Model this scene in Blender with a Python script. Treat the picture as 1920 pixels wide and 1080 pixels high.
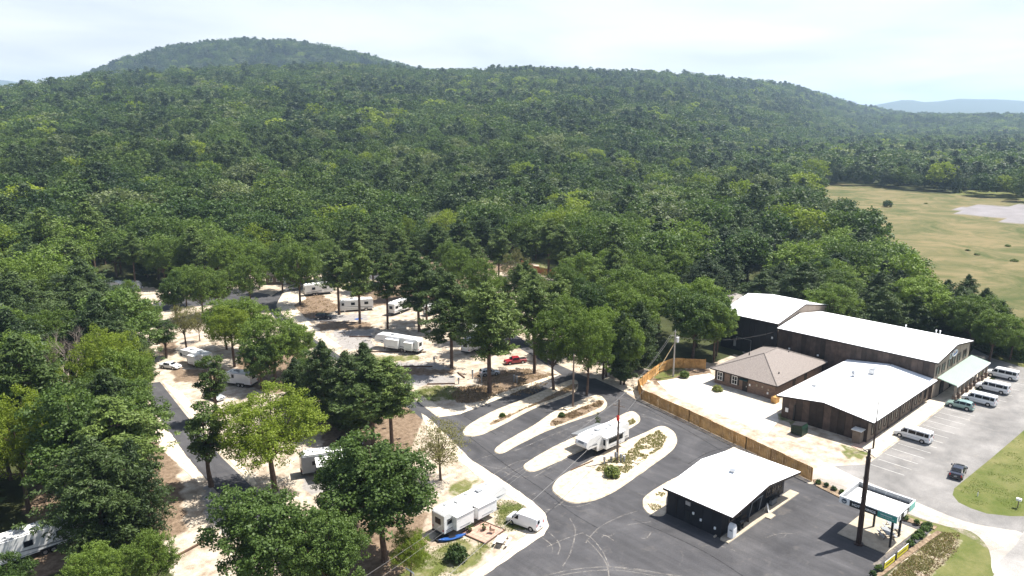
import bpy, bmesh, math, random
import numpy as np
from mathutils import Vector, Matrix, noise as mnoise

R = math.radians
for o in list(bpy.data.objects):
    bpy.data.objects.remove(o, do_unlink=True)
sc = bpy.context.scene
COL = sc.collection

# ------------------------------------------------------------------ camera
# World axes follow the buildings (x along their fronts, y away from the highway).
# The drone hovers 50 m above the origin and looks 43 degrees east of +y, 13.07 degrees down.
YAW, PITCH, FPX, CAMH = R(43), math.atan(325 / 1400), 1400.0, 50.0
cam = bpy.data.objects.new('camera', bpy.data.cameras.new('camera'))
COL.objects.link(cam)
cam.location = (0, 0, CAMH)
cam.rotation_euler = (R(90) - PITCH, 0, -YAW)
cam.data.sensor_width = 36
cam.data.lens = 36 * FPX / 1920
cam.data.clip_start = 0.5
cam.data.clip_end = 30000
sc.camera = cam

# ------------------------------------------------------------------ sun and sky
ca, sa = math.cos(YAW), math.sin(YAW)
def c2w(X, Y):                       # right / forward of the drone -> world
    return (X * ca + Y * sa, -X * sa + Y * ca)
def w2c(e, n):
    return (e * ca - n * sa, e * sa + n * ca)
sel = R(62)
sx, sy = c2w(0.93, 0.37)
sv = Vector((sx * math.cos(sel), sy * math.cos(sel), math.sin(sel))).normalized()
sun = bpy.data.objects.new('sun', bpy.data.lights.new('sun', 'SUN'))
COL.objects.link(sun)
sun.data.energy = 4.9
sun.data.angle = R(0.5)
sun.data.color = (1.0, 0.955, 0.88)
sun.rotation_euler = sv.to_track_quat('Z', 'Y').to_euler()
sun.location = (60, 60, 200)

w = bpy.data.worlds.new('World')
sc.world = w
w.use_nodes = True
nt = w.node_tree
nt.nodes.clear()
def N(t, tree=None, **kw):
    n = (tree or nt).nodes.new(t)
    for k, v in kw.items():
        setattr(n, k, v)
    return n
L = nt.links.new
out = N('ShaderNodeOutputWorld'); bg = N('ShaderNodeBackground')
sky = N('ShaderNodeTexSky', sky_type='NISHITA')
sky.sun_disc = False
sky.sun_elevation = sel
sky.sun_rotation = math.atan2(sx, sy)
sky.altitude = 200
sky.dust_density = 2.0
# broken cloud deck: noise on a plane high above, so clouds crowd together towards the horizon
tc = N('ShaderNodeTexCoord'); sep = N('ShaderNodeSeparateXYZ'); L(tc.outputs['Generated'], sep.inputs[0])
mx = N('ShaderNodeMath', operation='MAXIMUM'); L(sep.outputs['Z'], mx.inputs[0]); mx.inputs[1].default_value = 0.0
ad = N('ShaderNodeMath', operation='ADD'); L(mx.outputs[0], ad.inputs[0]); ad.inputs[1].default_value = 0.10
dx = N('ShaderNodeMath', operation='DIVIDE'); L(sep.outputs['X'], dx.inputs[0]); L(ad.outputs[0], dx.inputs[1])
dy = N('ShaderNodeMath', operation='DIVIDE'); L(sep.outputs['Y'], dy.inputs[0]); L(ad.outputs[0], dy.inputs[1])
cb = N('ShaderNodeCombineXYZ'); L(dx.outputs[0], cb.inputs[0]); L(dy.outputs[0], cb.inputs[1])
n1 = N('ShaderNodeTexNoise'); L(cb.outputs[0], n1.inputs['Vector'])
n1.inputs['Scale'].default_value = 0.42; n1.inputs['Detail'].default_value = 6; n1.inputs['Roughness'].default_value = 0.55
cov = N('ShaderNodeMapRange'); L(n1.outputs['Fac'], cov.inputs['Value'])
cov.inputs['From Min'].default_value = 0.36; cov.inputs['From Max'].default_value = 0.60
# how much cloud one looks through grows towards the horizon
hz = N('ShaderNodeMapRange'); L(sep.outputs['Z'], hz.inputs['Value'])
hz.inputs['From Min'].default_value = 0.0; hz.inputs['From Max'].default_value = 0.42
hz.inputs['To Min'].default_value = 1.0; hz.inputs['To Max'].default_value = 0.06
mm = N('ShaderNodeMath', operation='MAXIMUM'); L(hz.outputs[0], mm.inputs[0]); mm.inputs[1].default_value = 0.0
cf = N('ShaderNodeMath', operation='MULTIPLY'); L(cov.outputs[0], cf.inputs[0]); cf.inputs[1].default_value = 0.30
cf2 = N('ShaderNodeMath', operation='MAXIMUM'); L(cf.outputs[0], cf2.inputs[0]); L(mm.outputs[0], cf2.inputs[1])
n2 = N('ShaderNodeTexNoise'); L(cb.outputs[0], n2.inputs['Vector'])
n2.inputs['Scale'].default_value = 0.55; n2.inputs['Detail'].default_value = 7; n2.inputs['Roughness'].default_value = 0.5
n2.inputs['Distortion'].default_value = 0.3
cr = N('ShaderNodeValToRGB'); L(n2.outputs['Fac'], cr.inputs[0])
cr.color_ramp.elements[0].position = 0.36; cr.color_ramp.elements[0].color = (4.4, 4.55, 4.9, 1)
cr.color_ramp.elements[1].position = 0.60; cr.color_ramp.elements[1].color = (6.1, 6.1, 6.15, 1)
mix = N('ShaderNodeMix', data_type='RGBA'); L(cf2.outputs[0], mix.inputs['Factor'])
L(sky.outputs[0], mix.inputs[6]); L(cr.outputs[0], mix.inputs[7])
L(mix.outputs[2], bg.inputs['Color']); bg.inputs['Strength'].default_value = 0.085
L(bg.outputs[0], out.inputs['Surface'])

vs = sc.view_settings
vs.view_transform = 'Standard'; vs.look = 'None'; vs.gamma = 1.0; vs.use_curve_mapping = False
vs.exposure = 1.2
sc.cycles.max_bounces = 5
sc.cycles.diffuse_bounces = 2
sc.cycles.glossy_bounces = 2
sc.cycles.transmission_bounces = 2
sc.cycles.transparent_max_bounces = 6
sc.cycles.volume_bounces = 0
sc.cycles.volume_step_rate = 8
sc.cycles.volume_max_steps = 64

# ------------------------------------------------------------------ survey: a pixel of the 1920 x 1080 photograph -> ground point
def at(px, py, z=0.0):
    u = (px - 960) / FPX; v = (py - 540) / FPX
    Z = (CAMH - z) / (math.sin(PITCH) + math.cos(PITCH) * v)
    return c2w(u * Z, Z * (math.cos(PITCH) - v * math.sin(PITCH)))
def px_of(e, n, z=0.0):
    X, Y = w2c(e, n)
    Zc = Y * math.cos(PITCH) + (CAMH - z) * math.sin(PITCH)
    yc = (CAMH - z) * math.cos(PITCH) - Y * math.sin(PITCH)
    return 960 + FPX * X / Zc, 540 + FPX * yc / Zc, Zc

# ------------------------------------------------------------------ materials
MATS = {}
def newmat(name):
    m = bpy.data.materials.new(name); m.use_nodes = True
    return m, m.node_tree, m.node_tree.nodes['Principled BSDF']
def mat(name, col, rough=0.7, metal=0.0, var=0.15, scale=1.0, bump=0.0, bscale=None, rnd=0.0, spec=0.3, coat=0.0, tint=None):
    if name in MATS: return MATS[name]
    m, t, b = newmat(name)
    b.inputs['Roughness'].default_value = rough
    b.inputs['Metallic'].default_value = metal
    b.inputs['Specular IOR Level'].default_value = spec
    if coat: b.inputs['Coat Weight'].default_value = coat; b.inputs['Coat Roughness'].default_value = 0.08
    g = N('ShaderNodeNewGeometry', t)
    ns = N('ShaderNodeTexNoise', t); ns.inputs['Scale'].default_value = scale; ns.inputs['Detail'].default_value = 6
    ns.inputs['Roughness'].default_value = 0.65
    t.links.new(g.outputs['Position'], ns.inputs['Vector'])
    r = N('ShaderNodeValToRGB', t); t.links.new(ns.outputs['Fac'], r.inputs[0])
    c2 = tint or col
    r.color_ramp.elements[0].position = 0.3; r.color_ramp.elements[1].position = 0.7
    r.color_ramp.elements[0].color = tuple(max(0, x * (1 - var)) for x in c2) + (1,)
    r.color_ramp.elements[1].color = tuple(min(1, x * (1 + var)) for x in col) + (1,)
    src = r.outputs[0]
    if rnd:
        oi = N('ShaderNodeObjectInfo', t)
        mr = N('ShaderNodeMapRange', t); t.links.new(oi.outputs['Random'], mr.inputs['Value'])
        mr.inputs['To Min'].default_value = 1 - rnd; mr.inputs['To Max'].default_value = 1 + rnd
        mu = N('ShaderNodeVectorMath', t, operation='SCALE')
        t.links.new(src, mu.inputs[0]); t.links.new(mr.outputs[0], mu.inputs['Scale'])
        src = mu.outputs[0]
    t.links.new(src, b.inputs['Base Color'])
    if bump:
        n2 = N('ShaderNodeTexNoise', t); n2.inputs['Scale'].default_value = bscale or scale * 4; n2.inputs['Detail'].default_value = 4
        t.links.new(g.outputs['Position'], n2.inputs['Vector'])
        bp = N('ShaderNodeBump', t); bp.inputs['Strength'].default_value = bump; bp.inputs['Distance'].default_value = 0.05
        t.links.new(n2.outputs['Fac'], bp.inputs['Height']); t.links.new(bp.outputs[0], b.inputs['Normal'])
    MATS[name] = m
    return m

def asphalt(name, dark, light, dust, fine=2.2, streak=True):
    m, t, b = newmat(name)
    g = N('ShaderNodeNewGeometry', t)
    def noi(s, d=5, r=0.6, vec=None, dist=0):
        q = N('ShaderNodeTexNoise', t); q.inputs['Scale'].default_value = s; q.inputs['Detail'].default_value = d
        q.inputs['Roughness'].default_value = r; q.inputs['Distortion'].default_value = dist
        t.links.new(vec or g.outputs['Position'], q.inputs['Vector']); return q.outputs['Fac']
    r = N('ShaderNodeValToRGB', t); t.links.new(noi(0.16, 7, 0.62, dist=0.6), r.inputs[0])
    r.color_ramp.elements[0].position = 0.33; r.color_ramp.elements[0].color = dark + (1,)
    r.color_ramp.elements[1].position = 0.68; r.color_ramp.elements[1].color = light + (1,)
    # paving passes: long faint bands along y and x
    mp = N('ShaderNodeMapping', t); mp.inputs['Scale'].default_value = (0.8, 0.03, 1) if streak else (0.25, 0.25, 1)
    t.links.new(g.outputs['Position'], mp.inputs[0])
    r2 = N('ShaderNodeMapRange', t); t.links.new(noi(1.0, 4, 0.6, mp.outputs[0]), r2.inputs[0])
    r2.inputs['From Min'].default_value = 0.35; r2.inputs['From Max'].default_value = 0.65
    r2.inputs['To Min'].default_value = 0.85; r2.inputs['To Max'].default_value = 1.18
    s1 = N('ShaderNodeVectorMath', t, operation='SCALE'); t.links.new(r.outputs[0], s1.inputs[0]); t.links.new(r2.outputs[0], s1.inputs['Scale'])
    # aggregate speckle
    r3 = N('ShaderNodeMapRange', t); t.links.new(noi(fine * 3, 3, 0.7), r3.inputs[0])
    r3.inputs['From Min'].default_value = 0.25; r3.inputs['From Max'].default_value = 0.75
    r3.inputs['To Min'].default_value = 0.78; r3.inputs['To Max'].default_value = 1.22
    s2 = N('ShaderNodeVectorMath', t, operation='SCALE'); t.links.new(s1.outputs[0], s2.inputs[0]); t.links.new(r3.outputs[0], s2.inputs['Scale'])
    # sandy dust blown over it
    r4 = N('ShaderNodeMapRange', t); t.links.new(noi(0.45, 8, 0.72, dist=1.2), r4.inputs[0])
    r4.inputs['From Min'].default_value = 0.56; r4.inputs['From Max'].default_value = 0.78
    r4.inputs['To Min'].default_value = 0.0; r4.inputs['To Max'].default_value = 0.5
    mxn = N('ShaderNodeMix', t, data_type='RGBA'); t.links.new(r4.outputs[0], mxn.inputs['Factor'])
    t.links.new(s2.outputs[0], mxn.inputs[6]); mxn.inputs[7].default_value = dust + (1,)
    t.links.new(mxn.outputs[2], b.inputs['Base Color'])
    b.inputs['Roughness'].default_value = 0.85; b.inputs['Specular IOR Level'].default_value = 0.25
    bp = N('ShaderNodeBump', t); bp.inputs['Strength'].default_value = 0.25; bp.inputs['Distance'].default_value = 0.02
    t.links.new(noi(9, 3), bp.inputs['Height']); t.links.new(bp.outputs[0], b.inputs['Normal'])
    return m

M_ROAD = asphalt('new_asphalt', (0.037, 0.0365, 0.0395), (0.072, 0.070, 0.073), (0.15, 0.135, 0.12))
M_LOT = asphalt('old_asphalt', (0.135, 0.13, 0.125), (0.21, 0.20, 0.19), (0.30, 0.27, 0.23), streak=False)
M_HWY = asphalt('highway_asphalt', (0.22, 0.21, 0.20), (0.30, 0.285, 0.27), (0.38, 0.35, 0.30), streak=False)
M_CONC = mat('pale_concrete', (0.48, 0.44, 0.37), 0.9, var=0.22, scale=0.8, bump=0.2, tint=(0.42, 0.36, 0.28))
M_SLAB = mat('tan_slab', (0.36, 0.31, 0.24), 0.9, var=0.22, scale=1.2, bump=0.15)
M_SAND = mat('island_sand', (0.50, 0.43, 0.33), 0.95, var=0.20, scale=1.3, bump=0.5, bscale=6, tint=(0.40, 0.32, 0.23))
M_BROWN = mat('leaf_litter', (0.20, 0.15, 0.10), 0.95, var=0.55, scale=2.2, bump=0.8, bscale=7, tint=(0.15, 0.09, 0.055))
M_WHITE = mat('white_metal_roof', (0.80, 0.81, 0.82), 0.5, var=0.03, scale=0.3)
M_WTRIM = mat('white_trim', (0.78, 0.78, 0.77), 0.5, var=0.04)
M_BLACKWALL = mat('black_painted_metal', (0.012, 0.013, 0.017), 0.6, var=0.2, scale=0.8, rnd=0.12)
M_DARKWALL = mat('dark_brown_metal', (0.052, 0.036, 0.029), 0.6, var=0.5, scale=0.9, rnd=0.6)
M_TANWALL = mat('tan_stucco', (0.30, 0.24, 0.19), 0.85, var=0.12, scale=0.8, rnd=0.05)
M_TAUPE = mat('taupe_panel', (0.145, 0.112, 0.088), 0.8, var=0.2, scale=1.5, rnd=0.12)
M_GLASS = mat('dark_glass', (0.008, 0.010, 0.013), 0.2, var=0.1, spec=0.25)
M_TRIMDK = mat('dark_trim', (0.025, 0.018, 0.015), 0.6, var=0.2)
M_GREEN = mat('pale_green_metal', (0.31, 0.40, 0.34), 0.6, var=0.05, scale=0.5)
M_WOOD = mat('cedar_planks', (0.56, 0.33, 0.12), 0.8, var=0.25, scale=0.9, rnd=0.16, tint=(0.42, 0.22, 0.07))
M_REDWOOD = mat('red_cedar', (0.36, 0.13, 0.055), 0.8, var=0.3, scale=1.2, rnd=0.12)
M_POLE = mat('weathered_pole', (0.16, 0.12, 0.095), 0.9, var=0.3, scale=2)
M_POLEG = mat('grey_pole', (0.34, 0.32, 0.29), 0.9, var=0.2, scale=2)
M_RUST = mat('brown_painted_steel', (0.035, 0.018, 0.014), 0.5, var=0.35, scale=1.2)
M_STEEL = mat('galvanised_steel', (0.45, 0.46, 0.47), 0.35, metal=0.7, var=0.1)
M_GREY = mat('grey_plastic', (0.25, 0.26, 0.27), 0.6, var=0.1)
M_BLACK = mat('black_plastic', (0.015, 0.015, 0.016), 0.5, var=0.1)
M_TYRE = mat('tyre_rubber', (0.018, 0.018, 0.018), 0.9, var=0.1)
M_RIM = mat('wheel_rim', (0.5, 0.5, 0.52), 0.3, metal=0.8, var=0.05)
M_CARW = mat('white_car_paint', (0.72, 0.73, 0.74), 0.3, var=0.03, coat=0.6)
M_CARK = mat('black_car_paint', (0.018, 0.018, 0.024), 0.2, var=0.05, coat=0.8)
M_CARR = mat('red_car_paint', (0.28, 0.012, 0.02), 0.25, var=0.05, coat=0.8)
M_CARG = mat('pale_teal_car_paint', (0.25, 0.36, 0.33), 0.25, metal=0.3, var=0.05, coat=0.8)
M_CARS = mat('silver_car_paint', (0.42, 0.44, 0.46), 0.3, metal=0.4, var=0.05, coat=0.6)
M_RV = mat('rv_fibreglass', (0.70, 0.70, 0.69), 0.4, var=0.06, scale=1.2, coat=0.2)
M_RVROOF = mat('rv_roof_membrane', (0.66, 0.66, 0.63), 0.7, var=0.12, scale=1.5)
M_RVGREY = mat('rv_grey_graphic', (0.20, 0.21, 0.22), 0.4, var=0.1)
M_RED = mat('red_plastic', (0.5, 0.03, 0.02), 0.4, var=0.05)
M_LAMP = mat('clear_lens', (0.6, 0.6, 0.62), 0.15, var=0.05)
M_DUMP = mat('dark_green_steel', (0.007, 0.026, 0.016), 0.5, var=0.35, scale=3)
M_TEAL = mat('teal_panel', (0.045, 0.26, 0.22), 0.5, var=0.06)
M_YELLOW = mat('yellow_banner', (0.62, 0.55, 0.04), 0.6, var=0.1, scale=2)
M_BLUE = mat('blue_plastic', (0.012, 0.065, 0.24), 0.35, var=0.15)
M_BRICKP = mat('brick_patio', (0.40, 0.26, 0.20), 0.9, var=0.2, scale=2, rnd=0.15)
M_TIMBER = mat('landscape_timber', (0.10, 0.06, 0.04), 0.9, var=0.3, scale=3)
M_GRAVEL = mat('grey_gravel', (0.27, 0.25, 0.235), 0.95, var=0.2, scale=1.6, bump=0.5, bscale=9)
M_PAINT = mat('worn_white_paint', (0.42, 0.41, 0.39), 0.8, var=0.3, scale=3)
M_SHRUB = None

def brick_mat():
    m, t, b = newmat('brown_brick')
    g = N('ShaderNodeNewGeometry', t); sp = N('ShaderNodeSeparateXYZ', t); t.links.new(g.outputs['Position'], sp.inputs[0])
    a = N('ShaderNodeMath', t, operation='ADD'); t.links.new(sp.outputs['X'], a.inputs[0]); t.links.new(sp.outputs['Y'], a.inputs[1])
    c = N('ShaderNodeCombineXYZ', t); t.links.new(a.outputs[0], c.inputs[0]); t.links.new(sp.outputs['Z'], c.inputs[1])
    br = N('ShaderNodeTexBrick', t); t.links.new(c.outputs[0], br.inputs['Vector'])
    br.inputs['Scale'].default_value = 1.0; br.inputs['Brick Width'].default_value = 0.42; br.inputs['Row Height'].default_value = 0.16
    br.inputs['Mortar Size'].default_value = 0.02
    br.inputs['Color1'].default_value = (0.20, 0.115, 0.075, 1); br.inputs['Color2'].default_value = (0.105, 0.062, 0.045, 1)
    br.inputs['Mortar'].default_value = (0.24, 0.20, 0.165, 1)
    t.links.new(br.outputs['Color'], b.inputs['Base Color']); b.inputs['Roughness'].default_value = 0.9
    bp = N('ShaderNodeBump', t); bp.inputs['Strength'].default_value = 0.4; bp.inputs['Distance'].default_value = 0.02
    t.links.new(br.outputs['Fac'], bp.inputs['Height']); bp.invert = True; t.links.new(bp.outputs[0], b.inputs['Normal'])
    return m
M_BRICK = brick_mat()
def shingle_mat():
    m, t, b = newmat('taupe_shingles')
    g = N('ShaderNodeNewGeometry', t); 
    n1 = N('ShaderNodeTexNoise', t); n1.inputs['Scale'].default_value = 5; n1.inputs['Detail'].default_value = 4; n1.inputs['Roughness'].default_value = 0.8
    t.links.new(g.outputs['Position'], n1.inputs['Vector'])
    sp = N('ShaderNodeSeparateXYZ', t); t.links.new(g.outputs['Position'], sp.inputs[0])
    wv = N('ShaderNodeMath', t, operation='MULTIPLY'); t.links.new(sp.outputs['Z'], wv.inputs[0]); wv.inputs[1].default_value = 14
    fr = N('ShaderNodeMath', t, operation='FRACT'); t.links.new(wv.outputs[0], fr.inputs[0])
    mr = N('ShaderNodeMapRange', t); t.links.new(fr.outputs[0], mr.inputs[0]); mr.inputs['To Min'].default_value = 0.88; mr.inputs['To Max'].default_value = 1.05
    r = N('ShaderNodeValToRGB', t); t.links.new(n1.outputs['Fac'], r.inputs[0])
    r.color_ramp.elements[0].position = 0.3; r.color_ramp.elements[0].color = (0.125, 0.105, 0.095, 1)
    r.color_ramp.elements[1].position = 0.7; r.color_ramp.elements[1].color = (0.27, 0.235, 0.21, 1)
    s = N('ShaderNodeVectorMath', t, operation='SCALE'); t.links.new(r.outputs[0], s.inputs[0]); t.links.new(mr.outputs[0], s.inputs['Scale'])
    t.links.new(s.outputs[0], b.inputs['Base Color']); b.inputs['Roughness'].default_value = 0.95
    return m
M_SHINGLE = shingle_mat()

def leafmat(name, c1, c2, trans=0.28, hue=0.03):
    m = bpy.data.materials.new(name); m.use_nodes = True
    t = m.node_tree; t.nodes.clear()
    o = N('ShaderNodeOutputMaterial', t); d = N('ShaderNodeBsdfPrincipled', t); tr = N('ShaderNodeBsdfTranslucent', t)
    ms = N('ShaderNodeMixShader', t); ms.inputs[0].default_value = trans
    d.inputs['Roughness'].default_value = 0.55; d.inputs['Specular IOR Level'].default_value = 0.22
    oi = N('ShaderNodeObjectInfo', t); g = N('ShaderNodeNewGeometry', t)
    ns = N('ShaderNodeTexNoise', t); ns.inputs['Scale'].default_value = 0.35; ns.inputs['Detail'].default_value = 3
    t.links.new(g.outputs['Position'], ns.inputs['Vector'])
    big = N('ShaderNodeTexNoise', t); big.inputs['Scale'].default_value = 0.008; big.inputs['Detail'].default_value = 3  # broad tone patches: differing stands, plus cloud shadow painted into the leaf colour
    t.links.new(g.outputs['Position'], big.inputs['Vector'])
    a = N('ShaderNodeMath', t, operation='MULTIPLY_ADD'); t.links.new(oi.outputs['Random'], a.inputs[0]); a.inputs[1].default_value = 1.2
    t.links.new(ns.outputs['Fac'], a.inputs[2])
    a2 = N('ShaderNodeMath', t, operation='MULTIPLY_ADD'); t.links.new(g.outputs['Random Per Island'], a2.inputs[0]); a2.inputs[1].default_value = 0.25
    t.links.new(a.outputs[0], a2.inputs[2])
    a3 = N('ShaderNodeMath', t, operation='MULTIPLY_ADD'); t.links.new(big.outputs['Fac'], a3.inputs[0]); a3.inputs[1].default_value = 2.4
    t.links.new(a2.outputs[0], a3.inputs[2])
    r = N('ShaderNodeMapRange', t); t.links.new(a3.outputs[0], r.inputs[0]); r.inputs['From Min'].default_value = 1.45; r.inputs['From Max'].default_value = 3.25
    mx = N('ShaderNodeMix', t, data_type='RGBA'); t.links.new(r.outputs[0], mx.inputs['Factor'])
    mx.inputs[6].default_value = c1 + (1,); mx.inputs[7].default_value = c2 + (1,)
    t.links.new(mx.outputs[2], d.inputs['Base Color'])
    sc_ = N('ShaderNodeVectorMath', t, operation='MULTIPLY'); t.links.new(mx.outputs[2], sc_.inputs[0]); sc_.inputs[1].default_value = (1.5, 1.6, 0.7)
    t.links.new(sc_.outputs[0], tr.inputs['Color'])
    t.links.new(d.outputs[0], ms.inputs[1]); t.links.new(tr.outputs[0], ms.inputs[2]); t.links.new(ms.outputs[0], o.inputs[0])
    return m
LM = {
 'oak_near': leafmat('sunny_oak_leaves', (0.034, 0.064, 0.012), (0.150, 0.215, 0.034)),  # brighter copies of the oak and pine leaves, sunlight put into the colour
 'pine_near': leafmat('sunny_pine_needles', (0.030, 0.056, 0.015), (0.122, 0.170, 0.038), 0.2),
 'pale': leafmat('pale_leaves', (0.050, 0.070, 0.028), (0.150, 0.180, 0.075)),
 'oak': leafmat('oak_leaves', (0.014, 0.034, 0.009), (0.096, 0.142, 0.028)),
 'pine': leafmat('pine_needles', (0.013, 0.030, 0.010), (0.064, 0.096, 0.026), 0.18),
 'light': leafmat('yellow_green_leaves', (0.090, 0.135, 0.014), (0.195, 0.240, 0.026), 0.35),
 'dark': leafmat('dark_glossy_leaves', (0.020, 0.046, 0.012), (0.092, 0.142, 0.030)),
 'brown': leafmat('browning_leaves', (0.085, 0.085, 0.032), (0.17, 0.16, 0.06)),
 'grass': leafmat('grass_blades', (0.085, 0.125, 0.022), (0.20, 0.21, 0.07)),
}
M_BARK = mat('bark', (0.10, 0.066, 0.048), 0.95, var=0.4, scale=2.5)
M_BARKP = mat('pale_bark', (0.34, 0.29, 0.24), 0.95, var=0.3, scale=2.5)

# ------------------------------------------------------------------ mesh helpers
class MB:
    def __init__(s): s.v = []; s.f = []
    def quad(s, a, b, c, d):
        i = len(s.v); s.v += [tuple(a), tuple(b), tuple(c), tuple(d)]; s.f.append((i, i+1, i+2, i+3)); return s
    def box(s, x0, x1, y0, y1, z0, z1):
        i = len(s.v)
        s.v += [(x0,y0,z0),(x1,y0,z0),(x1,y1,z0),(x0,y1,z0),(x0,y0,z1),(x1,y0,z1),(x1,y1,z1),(x0,y1,z1)]
        s.f += [(i,i+3,i+2,i+1),(i+4,i+5,i+6,i+7),(i,i+1,i+5,i+4),(i+1,i+2,i+6,i+5),(i+2,i+3,i+7,i+6),(i+3,i,i+4,i+7)]
        return s
    def prism(s, poly, d):              # poly: list of 3-D points of one face, d: extrusion vector
        i = len(s.v); n = len(poly); d = Vector(d)
        s.v += [tuple(p) for p in poly] + [tuple(Vector(p) + d) for p in poly]
        s.f += [tuple(range(i+n-1, i-1, -1)), tuple(range(i+n, i+2*n))]
        for k in range(n):
            k2 = (k+1) % n; s.f.append((i+k, i+k2, i+n+k2, i+n+k))
        return s
    def tube(s, pts, rad, seg=6, cap=True):
        pts = [Vector(p) for p in pts]
        if not hasattr(rad, '__len__'): rad = [rad]*len(pts)
        base = len(s.v)
        for k, p in enumerate(pts):
            d = (pts[min(k+1, len(pts)-1)] - pts[max(k-1, 0)]).normalized()
            u = d.cross(Vector((0,0,1)));
            if u.length < 1e-3: u = Vector((1,0,0))
            u.normalize(); v_ = d.cross(u)
            for j in range(seg):
                a = 2*math.pi*j/seg
                s.v.append(tuple(p + (u*math.cos(a) + v_*math.sin(a))*rad[k]))
        for k in range(len(pts)-1):
            for j in range(seg):
                a = base + k*seg + j; b = base + k*seg + (j+1) % seg
                s.f.append((a, b, b+seg, a+seg))
        if cap:
            s.f.append(tuple(base + j for j in range(seg))[::-1])
            s.f.append(tuple(base + (len(pts)-1)*seg + j for j in range(seg)))
        return s
    def mesh(s, name, m):
        me = bpy.data.meshes.new(name); me.from_pydata(s.v, [], s.f); me.materials.append(m)
        bm = bmesh.new(); bm.from_mesh(me); bmesh.ops.recalc_face_normals(bm, faces=bm.faces); bm.to_mesh(me); bm.free()
        return me
    def build(s, name, m, parent=None, loc=None, bevel=0.0):
        me = s.mesh(name, m)
        if bevel:
            bm = bmesh.new(); bm.from_mesh(me)
            ed = [e for e in bm.edges if len(e.link_faces) == 2 and e.calc_face_angle(0) > 0.5]
            bmesh.ops.bevel(bm, geom=ed, offset=bevel, segments=2, affect='EDGES', profile=0.6)
            bm.to_mesh(me); bm.free()
            for p in me.polygons: p.use_smooth = False
        return link(name, me, parent, loc)
def link(name, me, parent=None, loc=None):
    o = bpy.data.objects.new(name, me); COL.objects.link(o)
    if parent: o.parent = parent
    if loc is not None: o.location = loc
    return o
def empty(name, loc=(0,0,0), rz=0.0, s=1.0):
    o = bpy.data.objects.new(name, None); COL.objects.link(o)
    o.location = loc; o.rotation_euler = (0,0,rz); o.scale = (s,s,s); o.empty_display_size = 0.3
    return o
def tag(o, label=None, cat=None, group=None, kind=None):
    if label: o['label'] = label
    if cat: o['category'] = cat
    if group: o['group'] = group
    if kind: o['kind'] = kind
    return o
KIDS = {}
def copy_tree(o, loc, rz, label, group=None, s=None):
    kids = {}
    for x in bpy.data.objects:
        if x.parent: kids.setdefault(x.parent.name, []).append(x)
    def rec(a, par):
        c = a.copy(); COL.objects.link(c); c.parent = par
        for ch in kids.get(a.name, []): rec(ch, c)
        return c
    c = rec(o, None); c.location = loc; c.rotation_euler = (0,0,rz)
    if s: c.scale = (s,s,s)
    c['label'] = label
    if group: c['group'] = group
    return c
def catmull(pts, k=6, closed=True):
    out = []; n = len(pts)
    for i in range(n if closed else n-1):
        g = lambda j: pts[j % n] if closed else pts[max(0, min(n-1, j))]
        p0, p1, p2, p3 = g(i-1), g(i), g(i+1), g(i+2)
        for q in range(k):
            t_ = q/k
            out.append(tuple(0.5*((2*p1[a]) + (-p0[a]+p2[a])*t_ + (2*p0[a]-5*p1[a]+4*p2[a]-p3[a])*t_**2 + (-p0[a]+3*p1[a]-3*p2[a]+p3[a])*t_**3) for a in (0,1)))
    if not closed: out.append(pts[-1])
    return out
def sheet(name, pts, z, m, kind='structure', thick=0.0, slope=0.0, wob=0.0):
    """flat polygon at height z; with thick, a low raised bed with sloped sides."""
    bm = bmesh.new()
    if wob:
        P = []
        n = len(pts)
        for i in range(n):
            a = Vector(pts[i]); b = Vector(pts[(i+1) % n]); k = max(1, int((b-a).length/0.7))
            for q in range(k):
                p = a.lerp(b, q/k)
                d = mnoise.noise_vector(Vector((p.x*0.8, p.y*0.8, 3.1)))
                P.append((p.x + d.x*wob, p.y + d.y*wob))
        pts = P
    vs_ = [bm.verts.new((p[0], p[1], z + thick)) for p in pts]
    f = bm.faces.new(vs_)
    if thick:
        if f.calc_area() and f.normal.z < 0: f.normal_flip()
        bm.normal_update()
        n = len(pts); area = sum(pts[i][0]*pts[(i+1)%n][1]-pts[(i+1)%n][0]*pts[i][1] for i in range(n))
        sgn = 1 if area > 0 else -1
        low = []
        for i in range(n):
            a, b = Vector(pts[i-1]), Vector(pts[(i+1) % n]); d = (b-a)
            d = d.normalized() if d.length > 1e-6 else Vector((1,0))
            low.append(bm.verts.new((pts[i][0] + sgn*d.y*slope, pts[i][1] - sgn*d.x*slope, z - 0.03)))
        for i in range(n):
            j = (i+1) % n
            try: bm.faces.new((vs_[i], vs_[j], low[j], low[i]))
            except ValueError: pass
    bmesh.ops.triangulate(bm, faces=[f])
    bmesh.ops.recalc_face_normals(bm, faces=bm.faces)
    if not thick:
        for f in bm.faces:
            if f.normal.z < 0: f.normal_flip()
    me = bpy.data.meshes.new(name); bm.to_mesh(me); bm.free(); me.materials.append(m)
    o = link(name, me)
    if kind: o['kind'] = kind
    return o
def pp(*q): return [at(*p) for p in q]
def inpoly(x, y, P):
    c = False; n = len(P); j = n-1
    for i in range(n):
        if (P[i][1] > y) != (P[j][1] > y) and x < (P[j][0]-P[i][0])*(y-P[i][1])/(P[j][1]-P[i][1]+1e-12)+P[i][0]: c = not c
        j = i
    return c
def inpoly_np(X, Y, P):
    c = np.zeros(X.shape, bool); n = len(P); j = n-1
    for i in range(n):
        yi, yj, xi, xj = P[i][1], P[j][1], P[i][0], P[j][0]
        t_ = ((yi > Y) != (yj > Y)) & (X < (xj-xi)*(Y-yi)/((yj-yi) if abs(yj-yi) > 1e-9 else 1e-9)+xi)
        c ^= t_; j = i
    return c

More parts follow.
